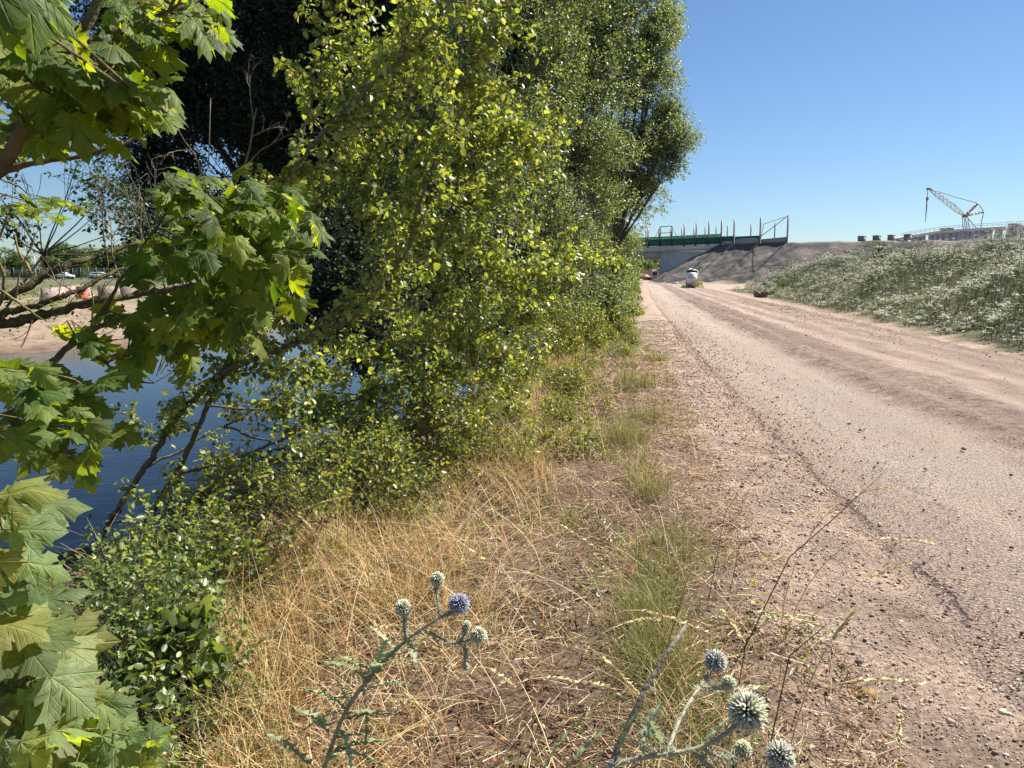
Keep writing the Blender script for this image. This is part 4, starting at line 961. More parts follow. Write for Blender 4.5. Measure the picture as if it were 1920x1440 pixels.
# ---- mossy leaning tree at the left edge, nearly leafless
def mossy():
    r = np.random.default_rng(70); base = P(-260, 700, 2.6); base[2] = float(H(base[0], base[1])) - .1
    e = empty('mossy_tree', base, 'leaning mossy tree with bare dark boughs crossing the left edge over the pond', 'tree')
    mb = MB(); T = 2.5; MO = (.085, .075, .035)
    def limb(pts, ra, rb, seg=.035, n=10, col=MO, wob=.2):
        pts = np.array([P(*q) if len(q) == 3 else q for q in pts]); s = np.concatenate([[0], np.cumsum(np.linalg.norm(np.diff(pts, axis=0), axis=1))]); k = max(int(s[-1] / seg), 5)
        si = np.linspace(0, s[-1], k); Q = np.stack([np.interp(si, s, pts[:, a]) for a in range(3)], 1)
        for _ in range(2): Q[1:-1] = (Q[:-2] + Q[1:-1] * 2 + Q[2:]) / 4
        Q += r.normal(0, min(ra, .012) * .35, Q.shape); mb.tube(Q, np.linspace(ra, rb, k) * r.uniform(.85, 1.15, k), n, col, wob=wob, rng=r); return Q
    trunkpts = [P(-260, 900, T), P(-200, 720, T), P(-120, 640, T)]; tb = base.copy()
    mb.tube(np.array([tb, (tb + trunkpts[1]) / 2 + [0, 0, 0], trunkpts[1], trunkpts[2], P(-30, 604, T)]), [.09, .075, .06, .045, .036], 12, MO, wob=.12, rng=r)
    Qs = [limb([(-120, 640, T), (-30, 604, T), (20, 607, T), (80, 590, T), (150, 572, T), (200, 562, T), (270, 550, 2.6), (340, 542, 2.6), (420, 520, 2.7)], .038, .014),
          limb([(-60, 600, T), (0, 588, T), (60, 577, T), (110, 558, T), (150, 545, 2.55), (190, 520, 2.6), (240, 500, 2.7)], .026, .010),
          limb([(-120, 640, T), (-60, 590, T), (0, 560, 2.55), (40, 545, 2.55), (80, 520, 2.6), (120, 496, 2.6), (180, 482, 2.7), (230, 462, 2.8), (300, 450, 2.9)], .030, .012),
          limb([(-30, 604, T), (5, 560, 2.4), (10, 520, 2.4), (-10, 470, 2.4), (15, 400, 2.4)], .012, .006, col=(.14, .11, .05)),
          limb([(0, 545, 2.3), (40, 570, 2.3), (65, 590, 2.3), (78, 600, 2.3)], .009, .005, col=(.22, .17, .07)),
          limb([(60, 515, 2.7), (50, 490, 2.7), (35, 478, 2.7), (28, 440, 2.7)], .010, .006, col=(.24, .16, .06)),
          limb([(80, 690, 1.6), (175, 622, 1.6), (174, 560, 1.6), (173, 545, 1.6)], .0055, .003, col=(.12, .085, .06))]
    # dead twiggy fans above the boughs
    def fan(p, d, L, rad, depth):
        q = [np.array(p)]; dd = np.array(d, float)
        for a in range(5): dd = norm(dd + r.normal(0, .15, 3)); q.append(q[-1] + dd * L / 5)
        mb.tube(np.array(q), np.linspace(rad, rad * .45, 6), 5, (.20, .155, .09) if depth < 2 else (.24, .2, .15), cap=False)
        if depth < (3 if rad > .0065 * .55 ** depth else 2):
            for k in range(r.integers(2, 4)):
                fan(q[r.integers(2, 6)], norm(dd + r.normal(0, .55, 3) + np.array([0, 0, .15])), L * r.uniform(.45, .7), rad * .55, depth + 1)
    for (x, y, t, dx, dz, L, rad) in ((230, 530, 2.7, -.3, 1, .55, .007), (200, 520, 2.7, .1, 1, .5, .006), (150, 560, 2.5, -.5, .8, .3, .005), (260, 500, 2.8, .2, 1, .6, .007), (30, 560, 2.4, .2, 1, .35, .006),
                                      (110, 555, 2.5, .3, .8, .2, .004), (100, 600, 2.4, .5, .5, .2, .004), (60, 600, 2.4, -.2, -1, .18, .005), (310, 545, 2.6, -.2, 1, .5, .006), (180, 600, 2.5, .3, .7, .3, .005),
                                      (455, 330, 2.5, .15, 1, .42, .0085), (440, 345, 2.6, .6, 1, .36, .007), (385, 335, 2.5, -.4, 1, .3, .007), (330, 430, 2.7, -.4, 1, .4, .005), (500, 700, 2.9, .3, -.3, .4, .004)):
        fan(P(x, y, t), norm(np.array([dx, r.uniform(-.2, .2), dz])), L, rad, 0)
    p = P(391, 312, 2.5); mb.tube(np.array([p, P(393, 250, 2.5), P(395, 184, 2.5)]), [.004, .003, .002], 5, (.24, .2, .15))
    mb.build('branches', M_bark, e, smooth=True)
    n = 360; q = np.concatenate(Qs[:3])[r.integers(0, 60, n) if False else r.integers(0, len(np.concatenate(Qs[:3])), n)]
    pos = q + r.normal(0, .05, (n, 3)); D = norm(r.normal(size=(n, 3)) + np.array([.3, 0, -.2]))
    V, f, s, c, uv = place(LEAF_T, LEAF_F, pos, D, norm(r.normal(0, .4, (n, 3)) + np.array([0, 0, 1])), r.uniform(.015, .035, n), palette(r, n, [(.09, .11, .03), (.14, .12, .03)]))
    mesh_np('foliage', V[:n * 6], f, s, M_leaf, e, c)
mossy()
# small leaved hanging maple-ish tree behind the left boughs, thin against the sky
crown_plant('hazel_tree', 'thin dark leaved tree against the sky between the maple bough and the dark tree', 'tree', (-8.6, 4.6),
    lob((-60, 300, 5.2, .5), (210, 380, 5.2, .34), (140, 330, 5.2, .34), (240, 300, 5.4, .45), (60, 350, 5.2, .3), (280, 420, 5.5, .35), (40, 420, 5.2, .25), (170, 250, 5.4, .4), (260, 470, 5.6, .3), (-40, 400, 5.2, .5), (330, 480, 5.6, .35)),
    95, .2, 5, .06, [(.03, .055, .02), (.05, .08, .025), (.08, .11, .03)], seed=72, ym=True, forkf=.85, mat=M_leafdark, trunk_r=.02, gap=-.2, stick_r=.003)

# ================================================================= ground cover
r = np.random.default_rng(5)
def blades(r, pos, h, lean, wdt, col, seg=4, curl=1.0):
    n = len(pos); az = r.uniform(0, 6.283, n); side = np.stack([np.cos(az), np.sin(az), np.zeros(n)], 1)
    ld = np.stack([-np.sin(az), np.cos(az), np.zeros(n)], 1) * lean[:, None]
    V = []
    for k in range(seg + 1):
        s = k / seg; ww = wdt * (1 - s * .85)
        c = pos + np.stack([np.zeros(n), np.zeros(n), h * (s - .35 * curl * lean * s * s)], 1) + ld * (h * s ** 1.6)[:, None]
        V += [c - side * ww[:, None] * .5, c + side * ww[:, None] * .5]
    V = np.stack(V, 1).reshape(-1, 3); k2 = (seg + 1) * 2
    fl = np.concatenate([[2 * i, 2 * i + 1, 2 * i + 3, 2 * i + 2] for i in range(seg)])
    return V, (np.arange(n)[:, None] * k2 + fl[None]).ravel(), np.full(n * seg, 4), np.repeat(col, k2, 0)
def on_ground(x, y, dz=0.0): return np.stack([x, y, H(x, y) + dz], 1)
def samp(n, x0, x1, y0, y1):
    a = r.uniform(x0, x1, n); b = y0 + (y1 - y0) * r.uniform(0, 1, n); return a, YM(b), b
STRAW = [(.68, .49, .21), (.54, .38, .15), (.82, .68, .40), (.33, .21, .10), (.60, .35, .16)]
GRN = [(.13, .17, .04), (.20, .23, .06), (.28, .27, .09), (.09, .13, .04)]
def gmask(x, y):     # 1 inside the dry verge
    return (x < xL(y) - .55) & (x > xB(y) - .9)

# tall straw grass
x, y, yo = samp(330000, -3.2, 4, .7, 11)
dens = vn2(x, y, 1.6, 61) * .6 + vn2(x, y, 5, 62) * .4
core = smoothstep(1.15, .25, np.abs(x - xB(y) - .25 - .45 * smoothstep(4, 1.5, yo))) ; tuft = smoothstep(.24, .05, np.abs(x - (xL(y) - 1.28))) * smoothstep(.35, .6, vn2(x, y, 1.9, 66))
bare = smoothstep(.5, .15, np.hypot((x - .55) / 1.0, (yo - 3.05) / 1.1))
keep = gmask(x, y) & (r.uniform(0, 1, len(x)) < (core * 1.0 * smoothstep(.36, .52, dens) + tuft * 1.0 * smoothstep(.3, .5, dens) + .10) * (1 - .85 * bare) * np.clip(2.6 / (yo + 1.2), .25, 1.0))
x, y, yo = x[keep], y[keep], yo[keep]; n = len(x); print('straw blades', n)
corek = core[keep]
hgt = (.09 + .40 * corek * r.uniform(.4, 1, n) + .24 * tuft[keep] * r.uniform(.3, 1, n)) * r.uniform(.6, 1.2, n)
green = (r.uniform(0, 1, n) < (.16 + .55 * tuft[keep] + .45 * smoothstep(.55, .75, vn2(x, y, .9, 68))))
col = np.where(green[:, None], palette(r, n, GRN), palette(r, n, STRAW))
tag(mesh_np('dry_grass', *blades(r, on_ground(x, y, -.01), hgt, r.uniform(.1, 1.5, n), r.uniform(.0022, .0052, n) * np.clip(yo / 3, 1, 2.5), col, 4)[:3], M_straw, None, np.repeat(col, 10, 0)),
    'tangled straw coloured dry grass along the bank and verge', 'grass', kind='stuff')
x, y, yo = samp(26000, -3.2, 3.4, .8, 9)
core = smoothstep(1.3, .2, np.abs(x - xB(y) - .3 - .45 * smoothstep(4, 1.5, yo))); keep = gmask(x, y) & (r.uniform(0, 1, len(x)) < (.05 + .45 * core) * np.clip(2.2 / yo, .2, 1)); x, y, yo = x[keep], y[keep], yo[keep]; n = len(x)
col = palette(r, n, [(.82, .68, .40), (.72, .50, .24), (.86, .76, .54), (.66, .38, .2)])
tag(mesh_np('tall_straw', *blades(r, on_ground(x, y, -.01), r.uniform(.3, .62, n), r.uniform(.4, 1.7, n), r.uniform(.0022, .0042, n) * np.clip(yo / 3, 1, 2.2), col, 6)[:3], M_straw, None, np.repeat(col, 14, 0)), 'long pale bent straw stems above the dry grass', 'straw', kind='stuff')
for i, (px, py, rad, hh, nb, lb) in enumerate(((1195, 840, .16, .34, 420, 'largest green grass tuft on the verge, beside the pale bare patch'), (1218, 790, .13, .32, 330, 'green grass tuft just beyond the largest one'), (1228, 735, .14, .30, 300, 'green grass tuft third up the verge line'),
        (1180, 880, .10, .2, 200, 'small tuft at the foot of the largest one'), (1240, 930, .12, .26, 330, 'yellowing tuft on the edge of the gravel'), (1250, 1020, .13, .26, 380, 'tuft of mixed green and straw halfway down the gravel edge'), (1240, 1130, .13, .25, 420, 'broad tuft above the dead stick'),
        (1255, 1230, .12, .22, 380, 'low tuft beside the tip of the dead stick'), (1062, 960, .09, .2, 220, 'lone green tuft in the dry grass left of the bare patch'), (1095, 745, .12, .24, 200, 'green tuft among the yellowish brambles'), (1240, 680, .14, .26, 220, 'farthest green tuft on the verge line'), (1330, 1340, .1, .2, 300, 'fine tuft behind the largest thistle head'))):
    b_ = (720 - py) / FPX; t_ = 1.6 / (sp - b_ * cp); q = PR(px, py, t_); rr = np.random.default_rng(400 + i); nb = int(nb * 1.5)
    q = q + np.array([rr.uniform(-.14, .10), rr.uniform(-.3, .3), 0]); nb = int(nb * rr.uniform(.35, 1)); rad *= rr.uniform(.8, 1.5)
    xx = q[0] + rr.normal(0, rad * .6, nb); yy = q[1] + rr.normal(0, rad * .9, nb); gg = on_ground(xx, yy, -.01)
    col = palette(rr, nb, [(.16, .21, .05), (.24, .28, .08), (.32, .31, .11), (.10, .14, .04), (.55, .42, .2)], wts=[.28, .25, .2, .12, .15])
    tag(mesh_np('grass_tuft', *blades(rr, gg, hh * rr.uniform(.4, 1.15, nb), rr.uniform(.1, .8, nb), rr.uniform(.0018, .0032, nb) * max(1, t_ / 5), col, 4)[:3], M_straw, None, np.repeat(col, 10, 0)), lb, 'grass tuft', 'green grass tufts along the verge')
# flattened thatch, stalk bits and dead leaves
x, y, yo = samp(150000, -3, 4, .6, 9)
keep = gmask(x, y) & (r.uniform(0, 1, len(x)) < (.25 + .9 * smoothstep(.35, .6, vn2(x, y, 3.0, 64) * .6 + vn2(x, y, 9.0, 65) * .4)) * (.9 - .5 * smoothstep(.5, .15, np.hypot((x - .55), (yo - 3.05)))) * np.clip(2.2 / (yo + .8), .2, 1.0)); x, y, yo = x[keep], y[keep], yo[keep]; n = len(x); print('thatch', n)
L_ = r.uniform(.02, .14, n); az = r.uniform(0, 6.283, n); p = on_ground(x, y, 0) + np.stack([np.zeros(n), np.zeros(n), r.uniform(.002, .05, n)], 1)
d = np.stack([np.cos(az), np.sin(az), r.normal(0, .22, n)], 1)
a = sticks(p - d * L_[:, None] / 2, p + d * L_[:, None] / 2, r.uniform(.0010, .0028, n) * np.clip(yo / 3, 1, 2.6), palette(r, n, [(.66, .52, .34), (.42, .29, .17), (.82, .72, .54), (.20, .12, .07), (.40, .22, .12)]), .7)
n2 = 9000; x, y, yo = samp(n2 * 2, -2.6, 3.4, .5, 8); k = gmask(x, y); x, y = x[k][:n2], y[k][:n2]; n2 = len(x)
lf = place(LEAF_T * np.array([1.2, 1, 2.5]), LEAF_F, on_ground(x, y, .012) + np.stack([0 * x, 0 * x, r.uniform(0, .03, n2)], 1), r.normal(size=(n2, 3)) * np.array([1, 1, .25]), r.normal(size=(n2, 3)) * .45 + np.array([0, 0, 1]),
           r.uniform(.008, .028, n2), palette(r, n2, [(.30, .18, .10), (.42, .28, .17), (.20, .11, .07), (.50, .40, .28), (.36, .11, .04)], wts=[.3, .3, .2, .17, .03]))
V, f, s, c, _ = merge([a, lf])
tag(mesh_np('dry_litter', V, f, s, M_straw, None, c), 'matted straw, stalk bits and dead leaves over the verge soil', 'litter', kind='stuff')
# creeping green weeds through the verge
x, y, yo = samp(40000, -2.4, 5, .6, 13)
wm = (smoothstep(.48, .62, vn2(x, y, 1.1, 71)) * smoothstep(.35, .55, vn2(x, y, 4, 72))) * (gmask(x, y)) + .6 * np.exp(-((x - .95) ** 2 + (yo - 4.0) ** 2) / .12)
keep = (r.uniform(0, 1, len(x)) < wm); x, y = x[keep], y[keep]; n = len(x)
B = on_ground(x, y, .01); D = norm(r.normal(0, .6, (n, 3)) + np.array([0, 0, .9]))
V, f, s, c, uv = leaf_twigs(r, B, D, r.uniform(.03, .12, n), 4, .020, [(.11, .16, .035), (.17, .21, .05), (.22, .24, .08), (.07, .11, .03)], droop=.3)
tag(mesh_np('creeping_weeds', V, f, s, M_leaf, None, c), 'patches of low green weeds creeping through the dry grass', 'weeds', kind='stuff')

# pebbles and clods
ICO = np.array([(0, -.525, .85), (0, .525, .85), (0, -.525, -.85), (0, .525, -.85), (.85, 0, .525), (.85, 0, -.525), (-.85, 0, .525), (-.85, 0, -.525), (.525, .85, 0), (-.525, .85, 0), (.525, -.85, 0), (-.525, -.85, 0)])
ICF = [(0, 4, 1), (0, 1, 6), (0, 6, 11), (0, 11, 10), (0, 10, 4), (4, 8, 1), (1, 8, 9), (1, 9, 6), (6, 9, 7), (6, 7, 11), (11, 7, 2), (11, 2, 10), (10, 2, 5), (10, 5, 4), (4, 5, 8), (8, 5, 3), (8, 3, 9), (9, 3, 7), (7, 3, 2), (2, 3, 5)]
ICO = ICO / 1.0
def rocks(x, y, size, col, seed):
    rr = np.random.default_rng(seed); parts = []; z = zroad(x, y)
    for k in range(7):
        m = np.arange(len(x)) % 7 == k
        if not m.any(): continue
        T = ICO * rr.uniform(.6, 1.25, (12, 1)) * np.array([1, rr.uniform(.65, 1), rr.uniform(.5, .75)])
        n = m.sum(); pos = np.stack([x[m], y[m], z[m] + size[m] * .08], 1)
        parts.append(place(T, ICF, pos, rr.normal(size=(n, 3)) * np.array([1, 1, .3]), rr.normal(size=(n, 3)) * .35 + np.array([0, 0, 1]), size[m] * .6, col[m]))
    return merge(parts)
RC = [(.42, .31, .23), (.52, .40, .31), (.30, .21, .16), (.60, .50, .41), (.18, .12, .095)]
x, y, yo = samp(130000, 0, 6, .5, 14); lat = x - xL(y)
g = np.exp(-((lat + .42) / .42) ** 2) * (.7 + 1.6 * smoothstep(.35, .6, vn2(x, y, 1.7, 81))) + .22 * np.exp(-np.abs(lat) * 2.0) + .03 * np.exp(-np.abs(lat) * 1.2)
keep = (r.uniform(0, 1, len(x)) < g * np.clip(3.6 / (yo + .8), .25, 1.0)) & (lat > -1.15); x, y, yo = x[keep], y[keep], yo[keep]; n = len(x)
sz = np.exp(r.normal(math.log(.0095), .5, n)) * np.clip(.8 + yo / 6, 1, 2.6); sz = np.clip(sz * .85, .003, .03)
x2, y2, yo2 = samp(75000, 2.4, 14, 1.5, 26); lat2 = x2 - xL(y2)
g2 = np.exp(-((lat2 - 2.35) / .3) ** 2) + .7 * np.exp(-((lat2 - 3.05) / .25) ** 2) + .35 * np.exp(-((x2 - xR(y2) + 1.2) / .9) ** 2) + .03
keep = (r.uniform(0, 1, len(x2)) < g2 * .7 * smoothstep(.3, .6, vn2(x2, y2, 2.5, 82)) + .008) & (x2 < xR(y2)) & (lat2 > .2); x2, y2, yo2 = x2[keep], y2[keep], yo2[keep]
sz2 = np.clip(np.exp(r.normal(math.log(.012), .45, len(x2))) * np.clip(yo2 / 8, .8, 2), .004, .045)
print('pebbles', n, len(x2))
V, f, s, c, _ = merge([rocks(x, y, sz, palette(r, n, RC), 1), rocks(x2, y2, sz2, palette(r, len(x2), [(.24, .17, .13), (.18, .12, .10), (.34, .25, .2), (.42, .33, .26)]), 2)])
OCT = np.array([(1, 0, 0), (0, 1, 0), (-1, 0, 0), (0, -1, 0), (0, 0, 1), (0, 0, -1.)]); OCF = [(0, 1, 4), (1, 2, 4), (2, 3, 4), (3, 0, 4), (1, 0, 5), (2, 1, 5), (3, 2, 5), (0, 3, 5)]
x, y, yo = samp(420000, 0, 7, .6, 12); lat = x - xL(y)
keep = (r.uniform(0, 1, len(x)) < (np.exp(-((lat + .5) / .6) ** 2) * 1.0 + .35 * np.exp(-np.maximum(lat, 0) * 1.5)) * np.clip(2.4 / yo, .1, 1) ** 1.3) & (lat > -1.7) & (lat < 2.5); x, y, yo = x[keep], y[keep], yo[keep]; n = len(x)
g1 = place(OCT * np.array([1, .8, .6]), OCF, np.stack([x, y, zroad(x, y) + .001], 1), r.normal(size=(n, 3)) * np.array([1, 1, .3]), r.normal(size=(n, 3)) * .4 + np.array([0, 0, 1]), np.exp(r.normal(math.log(.0042), .35, n)) * np.clip(.6 + yo / 5, 1, 2.5), palette(r, n, RC[:4] + [(.46, .35, .27)]))
V, f, s, c, _ = merge([(V, f, s, c), g1])
tag(mesh_np('pebbles', V, f, s, M_stone, None, c), 'reddish gravel and crumbs of soil strewn along the road edge and tracks', 'gravel', kind='stuff')
# countable larger stones and clods
ST = [(1567, 1256, .05, 'rounded stone alone on the bare soil right of the thistles'), (1640, 1305, .055, 'dark clod under a curled leaf near the right bottom'), (1660, 1345, .045, 'grey green shaded stone near the right bottom'),
      (1555, 1285, .04, 'small dark stone just below the rounded stone'), (1500, 1185, .04, 'flat pink stone at the end of the dry weeds'), (1695, 1400, .035, 'lowest dark stone near the right bottom'), (1636, 1148, .03, 'small dark stone beside the road crack'),
      (1391, 902, .05, 'green topped clod at the end of a dark stalk'), (1346, 868, .04, 'dark stone on the gravel strip'), (1807, 847, .055, 'single dark stone on the road, rightmost'), (1613, 809, .05, 'oblong dark stone on the pale road'), (1592, 797, .045, 'small stone up left of the oblong one')]
for i, (px, py, sz_, lb) in enumerate(ST):
    b = (720 - py) / FPX; t = 1.57 / (sp - b * cp); q = PR(px, py, t); rr = np.random.default_rng(200 + i)
    T = ICO * rr.uniform(.75, 1.15, (12, 1)) * np.array([1, .8, .6]); V, f, s, c, _ = place(T, ICF, np.array([[q[0], q[1], float(zroad(q[0], q[1])) + sz_ * .14]]), np.array([[rr.normal(), rr.normal(), .1]]), np.array([[0, 0.1, 1.]]), sz_ * .5 * np.ones(1), palette(rr, 1, [(.26, .18, .14)]))
    tag(mesh_np('stone', V, f, s, M_stone, None, c), lb, 'stone', 'larger stones on the road and its edge')
for i, (px, py, t, sz_, lb) in enumerate(((1432, 539, 36, .75, 'dark soil clod behind the nearer one at the tip of the mound'), (1424, 556, 27, .75, 'large dark soil clod at the near tip of the flowery mound'))):
    q = P(px, py, t); rr = np.random.default_rng(230 + i); parts = []
    for k in range(9):
        T = ICO * rr.uniform(.7, 1.2, (12, 1)) * np.array([1.1, .9, 1.0]); x_, y_ = q[0] + rr.normal(0, .2), q[1] + rr.normal(0, .2)
        parts.append(place(T, ICF, np.array([[x_, y_, float(H(x_, y_)) + rr.uniform(.02, .25)]]), rr.normal(size=(1, 3)) * [1, 1, .2], np.array([[0, .1, 1.]]), sz_ * rr.uniform(.2, .42) * np.ones(1), palette(rr, 1, [(.20, .135, .10)])))
    V, f, s, c, _ = merge(parts); tag(mesh_np('soil_clod', V, f, s, M_stone, None, c), lb, 'clod', 'soil clods at the mound tip')

# flowering mound
def wild_field():
    r = np.random.default_rng(90); x = r.uniform(6, 48, 40000); yo = r.uniform(1.5, 44, 40000); y = YM(yo); v = x - xR(y) - .2
    dens = np.clip(18 / np.hypot(x, yo), .4, 1) * smoothstep(0, .5, v) * (v < 26)
    k = (r.uniform(0, 1, len(x)) < dens * .62) & (x < 1.38 * yo + 6) & (yo < 40); x, y, v, yo = x[k], y[k], v[k], yo[k]; n = len(x); print('flower plants', n)
    big = vn2(x, y, .35, 91); hgt = (.22 + .65 * smoothstep(0, 2.5, v)) * (.30 + 1.2 * big ** 1.3 + .6 * vn2(x, y, 1.1, 97) ** 1.5) * r.uniform(.75, 1.2, n)
    base = on_ground(x, y); parts = []
    tone = vn2(x, y, .45, 92)
    for s_ in range(4):    # stems
        az = r.uniform(0, 6.28, n); ln = r.uniform(.1, .35, n)
        top = base + np.stack([np.cos(az) * ln * hgt, np.sin(az) * ln * hgt, hgt * r.uniform(.75, 1.05, n)], 1)
        parts.append(sticks(base, top, .004, palette(r, n, [(.09, .12, .04), (.13, .15, .06)]), .6))
        # umbels
        m = r.uniform(0, 1, n) < (.30 + 1.2 * vn2(x, y, .6, 93) * vn2(x, y, 1.7, 94) * 1.6); nn = m.sum()
        a = np.arange(6) * 1.047; U = np.concatenate([[[0, 0, .0]], np.stack([np.cos(a) * 1.0, np.sin(a) * 1.0, -.12 + 0 * a], 1)])
        U = U[:, [0, 1, 2]]; UF = [(0, 1 + i, 1 + (i + 1) % 6) for i in range(6)]
        for j in range(2):
            off = r.normal(0, .06, (nn, 3)) * np.array([1, 1, .6])
            cu = palette(r, nn, [(.84, .84, .74), (.76, .74, .56), (.56, .48, .28), (.88, .89, .84)], wts=[.4, .25, .1, .25])
            for q_ in range(5):
                parts.append(place(LEAF_T * np.array([1.3, 1, 1.5]), LEAF_F, top[m] + off + r.normal(0, .026, (nn, 3)) * np.array([1, 1, .35]), r.normal(size=(nn, 3)) * np.array([1, 1, .2]), norm(r.normal(0, .35, (nn, 3)) + np.array([0, 0, 1])), r.uniform(.02, .044, nn), cu))
    for j in range(23):    # ferny leaves along the stems
        f = r.uniform(.05, .95, n); az = r.uniform(0, 6.28, n)
        pos = base + np.stack([np.cos(az) * .12 * r.uniform(0, 2, n), np.sin(az) * .12 * r.uniform(0, 2, n), hgt * f], 1)
        cc = palette(r, n, [(.10, .14, .08), (.14, .175, .105), (.06, .09, .05), (.19, .20, .12)]); cc = cc * (.6 + .8 * tone)[:, None]; cc[vn2(x, y, .8, 98) > .78] = (.30, .25, .13)
        parts.append(place(LEAF_T * np.array([.7, 1, 1]), LEAF_F, pos, norm(np.stack([np.cos(az), np.sin(az), r.uniform(-.3, .9, n)], 1)), norm(r.normal(0, .5, (n, 3)) + np.array([0, 0, 1])), r.uniform(.035, .09, n), cc))
    V, f, s, c, _ = merge(parts)
    tag(mesh_np('wildflowers', V, f, s, M_flower, None, c), 'dense white flowering weeds covering the mound right of the road', 'wildflowers', kind='stuff')
wild_field()
# taller white umbellifers and dark bush on the mound edge
def tall_umbel(px, py, t, h, seed, lb):
    r = np.random.default_rng(seed); q = P(px, py, t); z0 = float(H(q[0], q[1])); e = empty('umbellifer', (q[0], q[1], z0), lb, 'flower', 'tall white umbellifers on the mound edge')
    base = np.array([q[0], q[1], z0]); mb = MB(); top = np.array([q[0] + r.uniform(-.1, .1), q[1], max(q[2], z0 + .5)])
    pts = [base, (base + top) / 2 + r.normal(0, .03, 3), top]; mb.tube(pts, [.018, .013, .008], 5, (.12, .15, .06)); heads = [top]
    for k in range(6):
        s = pts[0] * .3 + top * .7 + (top - base) * r.uniform(-.3, .15); ee = s + np.array([r.uniform(-.4, .4), r.uniform(-.3, .3), r.uniform(.15, .4)]); mb.tube([s, (s + ee) / 2 + [0, 0, -.04], ee], .006, 4, (.12, .15, .06)); heads.append(ee)
    mb.build('stem', M_bark, e)
    for hd in heads:
        P_ = hd + r.normal(0, 1, (26, 3)) * np.array([.10, .10, .025]); n = 26
        V, f, s, c, _ = place(LEAF_T, LEAF_F, P_, r.normal(size=(n, 3)) * [1, 1, .2], norm(r.normal(0, .3, (n, 3)) + [0, 0, 1]), r.uniform(.04, .07, n), palette(r, n, [(.62, .64, .52), (.72, .74, .66)]))
        mesh_np('flower_head', V, f, s, M_flower, e, c)
for i, (px, py, t, lb) in enumerate(((1672, 452, 27, 'tallest white umbellifer rising above the skyline by the dark bush'), (1650, 462, 26, 'white umbellifer just left of the dark bush'), (1590, 476, 28, 'leftmost umbellifer on the flowery mound skyline'), (1602, 472, 27, 'umbellifer next to the leftmost one'),
                                     (1614, 478, 28, 'third umbellifer from the left on the mound skyline'), (1540, 480, 30, 'pale umbellifer low against the embankment'), (1555, 474, 30, 'umbellifer against the embankment, right of the pale low one'), (1460, 512, 31, 'small umbellifer beside the black cart'))):
    tall_umbel(px, py, t, 1, 300 + i, lb)
crown_plant('elder_bush', 'dark elder bush on the mound edge in front of the embankment', 'bush', P(1660, 490, 29)[:2], lob((1665, 472, 29, .65), (1640, 480, 29, .55), (1690, 480, 29, .5), (1615, 484, 29.5, .45)), 110, .2, 6, .09, [(.035, .055, .03), (.05, .075, .04)], seed=95, mat=M_leafdark, trunk_r=.03, stems=3, stick_r=0)
crown_plant('dark_bush', 'small dark bush at the left tip of the flowery mound', 'bush', P(1470, 545, 31)[:2], lob((1468, 535, 31, .55), (1490, 528, 31, .6), (1455, 548, 30, .4)), 100, .2, 6, .08, GB, seed=96, trunk_r=.02, stems=3, stick_r=0)
crown_plant('weed_clump', 'green weed clump growing at the foot of the advertising sign', 'weed', (sign_base[0] + .75, sign_base[1] - .3), [((sign_base[0] + .75, sign_base[1] - .45, .38), .46), ((sign_base[0] + .3, sign_base[1] - .45, .25), .3), ((sign_base[0] - .85, sign_base[1], .15), .25)], 200, .15, 6, .06, GY, seed=97, trunk_r=.01, stems=3, stick_r=0)
# trees beyond the bridge opening
for i, (px, t, R, lb) in enumerate(((1195, 125, 3.6, 'tree at the left end seen through the bridge opening'), (1212, 120, 3.4, 'middle tree seen through the bridge opening'), (1232, 130, 3.3, 'tree against the abutment edge seen through the bridge opening'), (1165, 130, 4.5, 'tree behind the hedge and the bridge deck'))):
    q = P(px, 508, t); crown_plant('distant_tree', lb, 'tree', (q[0], q[1]), [((q[0], q[1], 3.2), R), ((q[0] + 1.5, q[1], 2.0), R * .7), ((q[0] - 2, q[1] + 1, 4.2), R * .7)], 24, .7, 5, .33, [(.08, .13, .035), (.11, .17, .045), (.06, .10, .03)], seed=110 + i, trunk_r=.2, stick_r=0, group='trees beyond the bridge')

# ---- grass stalks with seed heads
def gt(px, py, z=0.0): return (CAMZ - z) / (sp - (720 - py) / FPX * cp)
SK = [(1477, 867, 1579, 822, .75), (1492, 965, 1575, 952, .7), (1627, 1010, 1747, 1004, .6), (1425, 1051, 1477, 1038, .75), (1477, 787, 1519, 779, .8), (1597, 931, 1665, 905, .62), (1624, 1085, 1706, 1047, .6), (1200, 1144, 1325, 1170, .62), (1419, 1145, 1544, 1162, .62),
      (1606, 1275, 1731, 1266, .6), (1350, 1141, 1381, 1180, .6), (1043, 980, 1123, 1020, .75), (917, 1253, 963, 1280, .7), (1120, 1223, 1197, 1290, .65), (1167, 1170, 1235, 1150, .65), (1020, 1270, 1150, 1275, .65), (700, 1175, 830, 1165, .62), (575, 953, 640, 925, .7),
      (1290, 1260, 1325, 1235, .6), (1340, 1300, 1440, 1275, .6), (980, 1010, 1005, 960, .75), (600, 1010, 560, 960, .72), (1110, 905, 1160, 900, .8), (760, 1220, 800, 1190, .7), (470, 1215, 520, 1175, .6), (1560, 1200, 1600, 1140, .6), (1690, 1330, 1685, 1390, .6), (850, 1010, 905, 1040, .72)]
